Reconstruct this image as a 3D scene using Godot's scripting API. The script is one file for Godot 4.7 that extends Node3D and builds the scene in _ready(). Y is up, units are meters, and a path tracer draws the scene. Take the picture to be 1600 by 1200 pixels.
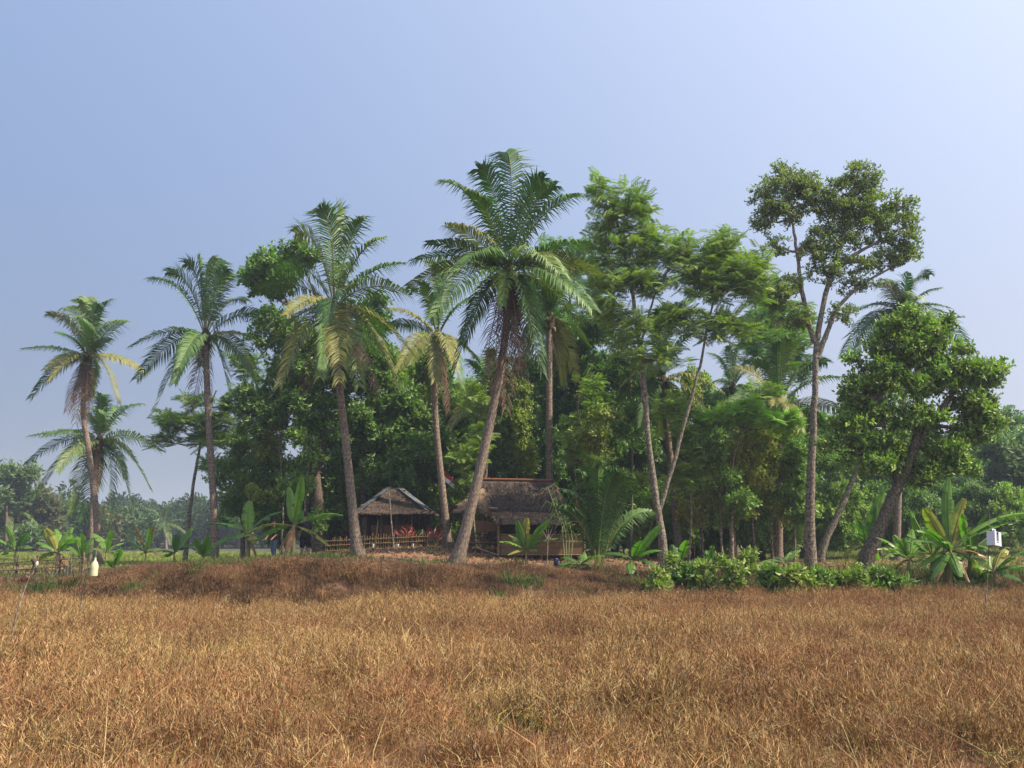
extends Node3D
# A grove of coconut palms and trees round two thatched huts, seen across a field of dry grass.

const F := 1203.0            # focal length in pixels of the 1600 x 1200 photograph
const PITCH := 0.2007        # the camera looks up by 11.5 degrees
const EYE := 1.7
const LEAF := 2.15            # a leaf's colour covers what it reflects and what it lets through
const EXPOSURE := 1.7
const SUN := Vector3(0.63, 0.72, 0.18)

var rng := RandomNumberGenerator.new()
var noise := FastNoiseLite.new()
var taken := {}
var M := {}
var TW := {}                 # twig and tuft meshes

# ------------------------------------------------------------------ pixels and ground
func P(px: float, py: float, d: float) -> Vector3:
	var v := Vector3((px - 800.0) / F, (600.0 - py) / F, -1.0).rotated(Vector3.RIGHT, PITCH)
	return v * (d / -v.z) + Vector3(0, EYE, 0)

func sm(a: float, b: float, x: float) -> float:
	return smoothstep(a, b, x)

func height(x: float, d: float) -> float:
	var ft := foot(x)
	var bank := sm(0.0, 4.4 - 1.4 * exp(-pow((x + 6.0) / 6.0, 2.0)), d - ft) * (0.62 - 0.2 * sm(-10.0, -15.0, x) + 0.38 * exp(-pow((x + 6.5) / 5.5, 2.0))) + 0.1 * sm(0.0, 2.0, d - ft) * (1.0 - sm(28.0, 32.0, d)) * noise.get_noise_2d(x * 70.0, d * 70.0)
	var mound := 0.55 * exp(-pow((x + 1.0) / 6.5, 2.0)) * sm(26.0, 34.0, d) * (1.0 - sm(46.0, 62.0, d))
	var hill := sm(130.0, 290.0, d) * (7.5 + 3.0 * sin(x * 0.011 + 0.9) + 1.6 * sin(x * 0.037 + d * 0.01))
	var side := sm(34.0, 75.0, d) * sm(16.0, 42.0, x) * 3.0
	return bank + mound + hill + side + 0.05 * noise.get_noise_2d(x * 30.0, d * 30.0) + 0.1 * noise.get_noise_2d(x * 6.0, d * 6.0)

func G(px: float, d: float, up := 0.0) -> Vector3:
	var x := (px - 800.0) / F * d
	var y := 0.0
	for k in 3:
		y = height(x, d) + up
		x = (px - 800.0) / F * (d * cos(PITCH) + (y - EYE) * sin(PITCH))
	return Vector3(x, y, -d)

func ground_at(x: float, z: float) -> Vector3:
	return Vector3(x, height(x, -z), z)

# ------------------------------------------------------------------ mesh builder
class MB:
	var v := PackedVector3Array()
	var n := PackedVector3Array()
	var c := PackedColorArray()
	var i := PackedInt32Array()
	func tri(a: Vector3, b: Vector3, d: Vector3, col := Color.WHITE) -> void:
		var nn := (d - a).cross(b - a).normalized()
		var k := v.size()
		v.push_back(a); v.push_back(b); v.push_back(d)
		n.push_back(nn); n.push_back(nn); n.push_back(nn)
		c.push_back(col); c.push_back(col); c.push_back(col)
		i.push_back(k); i.push_back(k + 1); i.push_back(k + 2)
	func quad(a: Vector3, b: Vector3, d: Vector3, e: Vector3, col := Color.WHITE) -> void:
		var nn := (d - a).cross(b - a).normalized()
		var k := v.size()
		v.push_back(a); v.push_back(b); v.push_back(d); v.push_back(e)
		for q in 4:
			n.push_back(nn)
			c.push_back(col)
		i.append_array(PackedInt32Array([k, k + 1, k + 2, k, k + 2, k + 3]))
	func box(centre: Vector3, size: Vector3, basis := Basis.IDENTITY, col := Color.WHITE, bevel := 0.0) -> void:
		var h := size * 0.5
		if bevel <= 0.0:
			for ax in 3:
				for s in [-1.0, 1.0]:
					var nn := Vector3.ZERO; nn[ax] = s
					var u := Vector3.ZERO; u[(ax + 1) % 3] = 1.0
					var w := Vector3.ZERO; w[(ax + 2) % 3] = 1.0
					if s < 0.0:
						var tmp := u; u = w; w = tmp
					var o := centre + basis * (nn * h)
					var uu := basis * (u * h)
					var ww := basis * (w * h)
					quad(o - uu - ww, o - uu + ww, o + uu + ww, o + uu - ww, col)
			return
		# eight corners cut three ways
		var b := minf(bevel, minf(h.x, minf(h.y, h.z)) * 0.9)
		var f := func(sx: float, sy: float, sz: float, ax: int) -> Vector3:
			var p := Vector3(sx * h.x, sy * h.y, sz * h.z)
			for q in 3:
				if q != ax:
					p[q] -= signf(p[q]) * b
			return centre + basis * p
		for ax in 3:
			for s in [-1.0, 1.0]:
				var cs := []
				for q in [[-1.0, -1.0], [-1.0, 1.0], [1.0, 1.0], [1.0, -1.0]]:
					var sg := [0.0, 0.0, 0.0]
					sg[ax] = s; sg[(ax + 1) % 3] = q[0]; sg[(ax + 2) % 3] = q[1]
					cs.append(f.call(sg[0], sg[1], sg[2], ax))
				if s > 0.0:
					quad(cs[0], cs[1], cs[2], cs[3], col)
				else:
					quad(cs[3], cs[2], cs[1], cs[0], col)
		for ax in 3:
			var a1 := (ax + 1) % 3
			var a2 := (ax + 2) % 3
			for s1 in [-1.0, 1.0]:
				for s2 in [-1.0, 1.0]:
					var lo := [0.0, 0.0, 0.0]
					var hi := [0.0, 0.0, 0.0]
					lo[ax] = -1.0; hi[ax] = 1.0
					lo[a1] = s1; hi[a1] = s1; lo[a2] = s2; hi[a2] = s2
					var p0: Vector3 = f.call(lo[0], lo[1], lo[2], a1)
					var p1: Vector3 = f.call(hi[0], hi[1], hi[2], a1)
					var p2: Vector3 = f.call(hi[0], hi[1], hi[2], a2)
					var p3: Vector3 = f.call(lo[0], lo[1], lo[2], a2)
					if s1 * s2 > 0.0:
						quad(p3, p2, p1, p0, col)
					else:
						quad(p0, p1, p2, p3, col)
	func tube(pts: Array, rad: Array, sides: int, col := Color.WHITE, cap := true) -> void:
		var m := pts.size()
		var ref := Vector3.RIGHT
		if absf((pts[m - 1] - pts[0]).normalized().dot(ref)) > 0.9:
			ref = Vector3.FORWARD
		var k := v.size()
		for q in m:
			var t: Vector3 = (pts[mini(q + 1, m - 1)] - pts[maxi(q - 1, 0)]).normalized()
			var s := t.cross(ref).normalized()
			var u := s.cross(t)
			for e in sides:
				var a := TAU * e / sides
				var o := s * cos(a) + u * sin(a)
				v.push_back(pts[q] + o * rad[q])
				n.push_back(o)
				c.push_back(col)
		for q in m - 1:
			for e in sides:
				var a := k + q * sides + e
				var b := k + q * sides + (e + 1) % sides
				i.append_array(PackedInt32Array([a, b, a + sides, b, b + sides, a + sides]))
		if cap:
			for end in [0, m - 1]:
				var kk := v.size()
				var t: Vector3 = (pts[1] - pts[0]).normalized() * -1.0 if end == 0 else (pts[m - 1] - pts[m - 2]).normalized()
				v.push_back(pts[end]); n.push_back(t); c.push_back(col)
				for e in sides:
					v.push_back(v[k + end * sides + e]); n.push_back(t); c.push_back(col)
				for e in sides:
					if end == 0:
						i.append_array(PackedInt32Array([kk, kk + 1 + (e + 1) % sides, kk + 1 + e]))
					else:
						i.append_array(PackedInt32Array([kk, kk + 1 + e, kk + 1 + (e + 1) % sides]))
	func lathe(at: Vector3, prof: Array, sides: int, col := Color.WHITE, axis := Basis.IDENTITY) -> void:
		var k := v.size()
		var m := prof.size()
		for q in m:
			var p: Vector2 = prof[q]
			var a: Vector2 = prof[maxi(q - 1, 0)]
			var b: Vector2 = prof[mini(q + 1, m - 1)]
			var sl := Vector2(b.y - a.y, a.x - b.x).normalized()
			for e in sides:
				var an := TAU * e / sides
				v.push_back(at + axis * Vector3(cos(an) * p.x, p.y, sin(an) * p.x))
				n.push_back(axis * Vector3(cos(an) * sl.x, sl.y, sin(an) * sl.x))
				c.push_back(col)
		for q in m - 1:
			for e in sides:
				var a := k + q * sides + e
				var b := k + q * sides + (e + 1) % sides
				i.append_array(PackedInt32Array([a, b, a + sides, b, b + sides, a + sides]))
	func mesh(mat: Material) -> ArrayMesh:
		var arr := []
		arr.resize(Mesh.ARRAY_MAX)
		arr[Mesh.ARRAY_VERTEX] = v
		arr[Mesh.ARRAY_NORMAL] = n
		arr[Mesh.ARRAY_COLOR] = c
		arr[Mesh.ARRAY_INDEX] = i
		var am := ArrayMesh.new()
		am.add_surface_from_arrays(Mesh.PRIMITIVE_TRIANGLES, arr)
		am.surface_set_material(0, mat)
		return am

func numbered(called: String) -> String:
	if not taken.has(called):
		taken[called] = 0
		return called
	taken[called] += 1
	return "%s_%03d" % [called, taken[called]]

func tag(o: Node3D, label: String, category: String, group := "", kind := "") -> Node3D:
	o.set_meta("label", label)
	if category:
		o.set_meta("category", category)
	if group:
		o.set_meta("group", group)
	if kind:
		o.set_meta("kind", kind)
	return o

func thing(called: String, at: Vector3, label: String, category: String, group := "") -> Node3D:
	var o := Node3D.new()
	o.name = numbered(called)
	add_child(o)
	o.position = at
	return tag(o, label, category, group)

func part(called: String, b: MB, mat: Material, parent: Node3D) -> MeshInstance3D:
	var o := MeshInstance3D.new()
	o.name = called if parent != self else numbered(called)
	o.mesh = b.mesh(mat)
	parent.add_child(o, true)
	return o

func many(called: String, mesh: Mesh, xf: Array, cols: PackedColorArray, parent: Node3D) -> MultiMeshInstance3D:
	var mm := MultiMesh.new()
	mm.transform_format = MultiMesh.TRANSFORM_3D
	mm.use_colors = true
	mm.mesh = mesh
	mm.instance_count = xf.size()
	for k in xf.size():
		mm.set_instance_transform(k, xf[k])
		mm.set_instance_color(k, cols[k])
	var o := MultiMeshInstance3D.new()
	o.name = called if parent != self else numbered(called)
	o.multimesh = mm
	o.set_meta("kind", "stuff")
	parent.add_child(o, true)
	return o

# ------------------------------------------------------------------ materials
func grain(freq: float, a: Color, b: Color, seed_: int, contrast := 0.22, size := 256) -> NoiseTexture2D:
	var t := NoiseTexture2D.new()
	t.width = size; t.height = size
	t.seamless = true
	var fn := FastNoiseLite.new()
	fn.seed = seed_; fn.frequency = freq
	fn.fractal_octaves = 5
	fn.fractal_gain = 0.62
	t.noise = fn
	var g := Gradient.new()
	g.set_color(0, a); g.set_color(1, b)
	g.set_offset(0, 0.5 - contrast); g.set_offset(1, 0.5 + contrast)
	t.color_ramp = g
	return t

func mat(called: String, lin: Color, rough := 0.8, back := Color.BLACK, tex: Texture2D = null, scale := Vector3.ONE, spec := 0.5) -> StandardMaterial3D:
	var m := StandardMaterial3D.new()
	m.resource_name = called
	m.albedo_color = lin.linear_to_srgb()
	m.vertex_color_use_as_albedo = true
	m.roughness = rough
	m.metallic_specular = spec
	m.cull_mode = BaseMaterial3D.CULL_DISABLED
	if back != Color.BLACK:
		m.backlight_enabled = true
		m.backlight = back
	if tex:
		m.albedo_texture = tex
		m.uv1_triplanar = true
		m.uv1_world_triplanar = true
		m.uv1_scale = scale
	M[called] = m
	return m

func materials() -> void:
	var leafback := Color(0.75, 0.9, 0.35)
	mat("leaf", Color.WHITE, 0.5, leafback, null, Vector3.ONE, 0.45)
	mat("frond", Color.WHITE, 0.5, Color(0.5, 0.65, 0.2), null, Vector3.ONE, 0.38)
	mat("dead", Color.WHITE, 0.85, Color(0.4, 0.3, 0.2))
	mat("banana", Color.WHITE, 0.42, Color(0.75, 0.95, 0.3), null, Vector3.ONE, 0.45)
	mat("grass", Color.WHITE, 0.7, Color(0.6, 0.55, 0.4), null, Vector3.ONE, 0.3)
	var bark := grain(0.03, Color(0.55, 0.52, 0.5), Color(1, 1, 1), 3)
	mat("palmbark", Color(0.30, 0.235, 0.18), 0.9, Color.BLACK, bark, Vector3(2.2, 0.7, 2.2))
	mat("bark", Color(0.20, 0.155, 0.115), 0.9, Color.BLACK, grain(0.035, Color(0.4, 0.37, 0.33), Color(1, 1, 1), 5), Vector3(1.6, 0.8, 1.6))
	mat("palebark", Color(0.33, 0.28, 0.22), 0.9, Color.BLACK, grain(0.03, Color(0.42, 0.4, 0.36), Color(1, 1, 1), 7), Vector3(1.2, 0.9, 1.2))
	mat("soil", Color.WHITE, 0.95, Color.BLACK, grain(0.02, Color(0.5, 0.46, 0.42), Color(1, 1, 1), 9, 0.3, 512), Vector3(0.35, 0.35, 0.35))
	mat("thatch", Color.WHITE, 0.9, Color.BLACK, grain(0.05, Color(0.45, 0.42, 0.4), Color(1, 1, 1), 11), Vector3(0.8, 0.8, 0.8))
	mat("bamboo", Color(0.40, 0.29, 0.15), 0.6, Color.BLACK, grain(0.04, Color(0.5, 0.45, 0.4), Color(1, 1, 1), 13), Vector3(1.5, 1.5, 1.5))
	mat("weave", Color(0.30, 0.20, 0.105), 0.8, Color.BLACK, grain(0.06, Color(0.45, 0.4, 0.35), Color(1, 1, 1), 15), Vector3(2.5, 2.5, 2.5))
	mat("wood", Color(0.17, 0.105, 0.065), 0.85, Color.BLACK, grain(0.05, Color(0.45, 0.42, 0.4), Color(1, 1, 1), 17), Vector3(1.5, 0.5, 1.5))
	mat("metal", Color(0.16, 0.18, 0.20), 0.6, Color.BLACK, grain(0.03, Color(0.6, 0.58, 0.56), Color(1, 1, 1), 19), Vector3(1, 1, 1))
	mat("plain", Color.WHITE, 0.7)
	mat("plastic", Color.WHITE, 0.35, Color(0.3, 0.3, 0.28))
	mat("cloth", Color.WHITE, 0.9)

# ------------------------------------------------------------------ small leaves
func leaf(b: MB, p: Vector3, dir: Vector3, side: Vector3, l: float, w: float, col: Color, fold := 0.25) -> void:
	var up := dir.cross(side).normalized()
	var mid := p + dir * l * 0.45
	var tip := p + dir * l - up * l * 0.12
	b.tri(p, mid + side * w * 0.5 + up * w * fold, tip, col)
	b.tri(p, tip, mid - side * w * 0.5 + up * w * fold, col)

func rdir() -> Vector3:
	var z := rng.randf_range(-1.0, 1.0)
	var a := rng.randf() * TAU
	var r := sqrt(1.0 - z * z)
	return Vector3(cos(a) * r, z, sin(a) * r)

func jit(c: Color, a: float) -> Color:
	var f := 1.0 + rng.randf_range(-a, a)
	return Color(c.r * f * (1.0 + rng.randf_range(-a, a) * 0.4), c.g * f, c.b * f * (1.0 + rng.randf_range(-a, a) * 0.3))

func twig_broad(n: int, size: float, l: float, w: float) -> ArrayMesh:
	var b := MB.new()
	for br in 4:
		var d := (Vector3(rng.randf_range(-1, 1), rng.randf_range(-0.25, 0.8), rng.randf_range(-1, 1))).normalized()
		var e := d * size * rng.randf_range(0.7, 1.1)
		b.tri(Vector3.ZERO, e, e * 0.5 + Vector3(0.012, 0.012, 0), Color(0.09, 0.06, 0.035))
		for k in n / 4:
			var t := (k + 0.6) / (n / 4.0)
			var ld := (d * 0.5 + rdir() * 0.9 + Vector3(0, -0.15, 0)).normalized()
			var sd := ld.cross(Vector3(rng.randf_range(-0.5, 0.5), 1.0, rng.randf_range(-0.5, 0.5))).normalized()
			leaf(b, e * t, ld, sd, l * rng.randf_range(0.7, 1.2), w * rng.randf_range(0.8, 1.2), jit(Color(1, 1, 1), 0.25))
	return b.mesh(M.leaf)

func twig_feather(size: float) -> ArrayMesh:
	var b := MB.new()
	for br in 3:
		var a := br * 2.2 + rng.randf()
		var d := Vector3(cos(a), rng.randf_range(-0.2, 0.6), sin(a)).normalized()
		var sd := d.cross(Vector3.UP).normalized()
		var l := size * rng.randf_range(0.8, 1.15)
		b.tri(Vector3.ZERO, d * l, d * l * 0.5 + Vector3(0, 0.01, 0), Color(0.6, 0.6, 0.4))
		for k in 7:
			var t := 0.22 + 0.78 * k / 6.5
			for s in [-1.0, 1.0]:
				var ld: Vector3 = (sd * s + d * 0.55 - Vector3(0, 0.22 + rng.randf() * 0.15, 0)).normalized()
				leaf(b, d * l * t - Vector3(0, 0.18 * l * t * t, 0), ld, d, size * 0.5 * (1.1 - 0.5 * t), size * 0.105, jit(Color(1, 1, 1), 0.18), 0.1)
	return b.mesh(M.leaf)

func blade(b: MB, p: Vector3, az: float, h: float, lean: float, w: float, col: Color, bend := 0.5) -> Vector3:
	var o := Vector3(cos(az), 0, sin(az))
	var s := Vector3(-o.z, 0, o.x) * w * 0.5
	if rng.randf() < 0.5:
		s = (s * 0.6 + o * w * 0.4)
	var m := p + Vector3(0, h * 0.6, 0) + o * lean * h * 0.4
	var t := p + Vector3(0, h * (1.0 - bend * 0.4), 0) + o * lean * h * (1.0 + bend)
	b.quad(p - s, p + s, m + s * 0.8, m - s * 0.8, col)
	b.tri(m - s * 0.8, m + s * 0.8, t, col)
	return t

func tuft(n: int, r: float, h0: float, h1: float, w: float, cols: Array, heads: float, lean := 0.45) -> ArrayMesh:
	var b := MB.new()
	for k in n:
		var a := rng.randf() * TAU
		var rr := r * sqrt(rng.randf())
		var p := Vector3(cos(a) * rr, -0.03, sin(a) * rr)
		var col := jit(cols[rng.randi() % cols.size()], 0.25)
		var t := blade(b, p, rng.randf() * TAU, rng.randf_range(h0, h1), rng.randf_range(0.05, lean), w * rng.randf_range(0.6, 1.3), col, rng.randf_range(0.1, 0.9))
		if rng.randf() < heads:
			for q in 4:
				var dd := (Vector3(rng.randf_range(-1, 1), rng.randf_range(0.2, 1.4), rng.randf_range(-1, 1))).normalized()
				leaf(b, t - Vector3(0, 0.022 * q, 0), dd, dd.cross(Vector3.UP).normalized(), 0.04, 0.0055, jit(col, 0.3), 0.1)
	return b.mesh(M.grass)

func small_meshes() -> void:
	TW.broad = twig_broad(20, 0.36, 0.22, 0.105)
	TW.medium = twig_broad(24, 0.34, 0.17, 0.08)
	TW.small = twig_broad(28, 0.28, 0.115, 0.055)
	TW.feather = twig_feather(0.42)
	TW.big = twig_broad(16, 0.4, 0.34, 0.15)
	var tan := Color(0.30, 0.19, 0.085)
	var straw := Color(0.40, 0.285, 0.135)
	var red := Color(0.22, 0.112, 0.058)
	var red2 := Color(0.16, 0.08, 0.046)
	var green := Color(0.20, 0.22, 0.045)
	TW.dry = tuft(34, 0.12, 0.10, 0.38, 0.0052, [tan, straw, red, tan, Color(0.30, 0.16, 0.07)], 0.45, 0.8)
	TW.red = tuft(36, 0.13, 0.08, 0.34, 0.005, [red, red2, Color(0.32, 0.155, 0.075), tan], 0.65, 0.9)
	TW.gold = tuft(28, 0.10, 0.14, 0.44, 0.0058, [Color(0.35, 0.25, 0.105), Color(0.31, 0.22, 0.09), straw, tan, straw], 0.35, 0.6)
	TW.green = tuft(18, 0.09, 0.1, 0.30, 0.011, [green, Color(0.26, 0.26, 0.06), Color(0.15, 0.2, 0.045)], 0.1, 0.7)
	TW.stalk = tuft(4, 0.2, 0.25, 0.55, 0.005, [straw, Color(0.42, 0.30, 0.16), tan], 0.8, 1.3)
	TW.bank = tuft(26, 0.13, 0.05, 0.2, 0.008, [Color(0.16, 0.09, 0.048), Color(0.20, 0.115, 0.06), Color(0.10, 0.06, 0.036), Color(0.26, 0.165, 0.085)], 0.4, 0.9)
	TW.lush = tuft(22, 0.12, 0.15, 0.5, 0.016, [Color(0.07, 0.13, 0.03), Color(0.10, 0.17, 0.035), Color(0.05, 0.10, 0.03)], 0.0, 0.9)
	TW.sward = tuft(26, 0.2, 0.05, 0.16, 0.014, [Color(0.16, 0.22, 0.045), Color(0.20, 0.24, 0.05), Color(0.11, 0.17, 0.035)], 0.0, 0.9)
	var b := MB.new()
	for k in 6:
		var a := rng.randf() * TAU
		var d := Vector3(cos(a), rng.randf_range(0.0, 0.4), sin(a)).normalized()
		leaf(b, Vector3(rng.randf_range(-0.2, 0.2), 0.02, rng.randf_range(-0.2, 0.2)), d, d.cross(Vector3.UP).normalized(), 0.16, 0.07, jit(Color(0.26, 0.14, 0.075), 0.45))
	TW.litter = b.mesh(M.dead)
	b = MB.new()
	for k in 9:
		var x := rng.randf_range(-0.07, 0.07)
		var tw := rng.randf_range(-0.07, 0.07)
		var l := rng.randf_range(0.24, 0.4)
		b.quad(Vector3(x - 0.009, 0.0, 0), Vector3(x + 0.009, 0.0, 0), Vector3(x + tw + 0.006, rng.randf_range(-0.005, 0.045), l), Vector3(x + tw - 0.006, rng.randf_range(-0.005, 0.045), l), jit(Color(1, 1, 1), 0.35))
	TW.straws = b.mesh(M.dead)

# ------------------------------------------------------------------ sky, sun, camera
func sky_colour(v: Vector3) -> Color:
	var s := SUN.normalized()
	var ang := rad_to_deg(acos(clampf(v.dot(s), -1.0, 1.0)))
	var glow := exp(-ang / 40.0)
	var low := pow(1.0 - clampf(v.y, 0.0, 1.0), 4.0)
	var c := Vector3(0.09, 0.225, 0.51) + Vector3(2.45, 2.35, 2.3) * glow
	c += Vector3(0.13, 0.03, -0.22) * low + Vector3(0.9, 0.8, 0.65) * low * glow
	c /= EXPOSURE
	return Color(minf(c.x, 3.0), minf(c.y, 3.0), minf(c.z, 3.0))

func surroundings() -> void:
	var cam := Camera3D.new()
	cam.name = "camera"
	cam.position = Vector3(0, EYE, 0)
	cam.rotation = Vector3(PITCH, 0, 0)
	cam.fov = rad_to_deg(2.0 * atan(600.0 / F))
	cam.far = 3000.0
	add_child(cam)
	cam.current = true
	var env := Environment.new()
	env.background_mode = Environment.BG_SKY
	var img := Image.create(512, 256, false, Image.FORMAT_RGBF)
	for y in 256:
		var th := (y + 0.5) / 256.0 * PI
		for x in 512:
			var ph := (x + 0.5) / 512.0 * TAU
			var v := Vector3(sin(ph) * sin(th), cos(th), -cos(ph) * sin(th))
			img.set_pixel(x, y, sky_colour(v))
	var pm := PanoramaSkyMaterial.new()
	pm.panorama = ImageTexture.create_from_image(img)
	var sky := Sky.new()
	sky.sky_material = pm
	env.sky = sky
	env.tonemap_mode = Environment.TONE_MAPPER_LINEAR
	env.tonemap_exposure = EXPOSURE
	env.fog_enabled = true
	env.fog_density = 0.0008
	env.fog_light_color = Color(0.84, 0.9, 1.0)
	env.sdfgi_enabled = true
	env.ssao_enabled = true
	env.ssil_enabled = true
	var we := WorldEnvironment.new()
	we.name = "world_environment"
	we.environment = env
	add_child(we)
	var sun := DirectionalLight3D.new()
	sun.name = "sun"
	sun.light_energy = 1.6
	sun.light_color = Color(1.0, 0.94, 0.84)
	sun.light_angular_distance = 0.8
	sun.shadow_enabled = true
	add_child(sun)
	sun.look_at_from_position(SUN.normalized() * 50.0, Vector3.ZERO)

# ------------------------------------------------------------------ ground
func lines(near: float, far: float, step: float, reach: float, grow: float) -> PackedFloat32Array:
	var a := PackedFloat32Array()
	var x := near
	while x < far:
		a.push_back(x)
		x += step
	var s := step
	while x < reach:
		a.push_back(x)
		s *= grow
		x += s
	a.push_back(reach)
	return a

func ground() -> void:
	var half := lines(0.0, 30.0, 0.45, 700.0, 1.22)
	var xs := PackedFloat32Array()
	for k in range(half.size() - 1, 0, -1):
		xs.push_back(-half[k])
	xs.append_array(half)
	var ds := lines(-12.0, 52.0, 0.45, 900.0, 1.13)
	var b := MB.new()
	var e := 0.2
	for d in ds:
		for x in xs:
			b.v.push_back(Vector3(x, height(x, d), -d))
			var hx := height(x + e, d) - height(x - e, d)
			var hz := height(x, d + e) - height(x, d - e)
			b.n.push_back(Vector3(-hx, 2.0 * e, hz).normalized())
			var nz := noise.get_noise_2d(x * 9.0, d * 9.0)
			var nf := noise.get_noise_2d(x * 45.0, d * 45.0 + 300.0)
			var c := Color(0.16, 0.085, 0.045)
			if d > 20.0:
				c = Color(0.13, 0.065, 0.038)
			if d > 26.0 + nz * 3.0:
				c = Color(0.33, 0.18, 0.10)
			if d > 26.0 and (nz + nf * 0.7 > 0.28 or absf(x - 1.0) > 13.0 + nf * 4.0 or d > 47.0 + nf * 4.0):
				c = Color(0.09, 0.10, 0.035)
			var f := 1.0 + nf * 0.5
			b.c.push_back(Color(c.r * f, c.g * f, c.b * f))
	var w := xs.size()
	for r in ds.size() - 1:
		for q in w - 1:
			var k := r * w + q
			b.i.append_array(PackedInt32Array([k, k + w, k + 1, k + 1, k + w, k + w + 1]))
	var o := part("ground", b, M.soil, self)
	o.set_meta("kind", "structure")
	o.set_meta("label", "brown earth of the field, the bank and the mound")

func scatter(called: String, mesh: Mesh, count: int, d0: float, d1: float, rule: Callable, label: String, category: String, spread := 0.72, pad := 3.0) -> void:
	var xf := []
	var cols := PackedColorArray()
	var tries := 0
	while xf.size() < count and tries < count * 6:
		tries += 1
		var d := sqrt(rng.randf_range(d0 * d0, d1 * d1))
		var x := rng.randf_range(-1.0, 1.0) * (d * spread + pad)
		var r: Array = rule.call(x, d)      # [keep, scale, colour]
		if rng.randf() > r[0]:
			continue
		var s: float = r[1] * rng.randf_range(0.75, 1.25)
		var bs := Basis(Vector3.UP, rng.randf() * TAU).scaled(Vector3(s, s * rng.randf_range(0.8, 1.2), s))
		bs = Basis(Vector3(rng.randf_range(-1, 1), 0, rng.randf_range(-1, 1)).normalized(), rng.randf() * 0.25) * bs
		xf.append(Transform3D(bs, Vector3(x, height(x, d), -d)))
		cols.push_back(r[2])
	var o := many(called, mesh, xf, cols, self)
	tag(o, label, category, "", "stuff")

func tone(x: float, d: float, k: float, f: float, amount: float) -> Color:
	var a := 1.0 + amount * noise.get_noise_2d(x * f + k, d * f) + rng.randf_range(-0.16, 0.16)
	return Color(a, a * (1.0 + 0.1 * noise.get_noise_2d(x * f * 2.0, d * f * 2.0 + k)), a)

func foot(x: float) -> float:
	return 20.0 + 0.7 * sin(x * 0.33 + 0.6) + 0.35 * noise.get_noise_2d(x * 12.0, 5.0) - 1.1 * exp(-pow((x + 6.0) / 5.0, 2.0))

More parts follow.
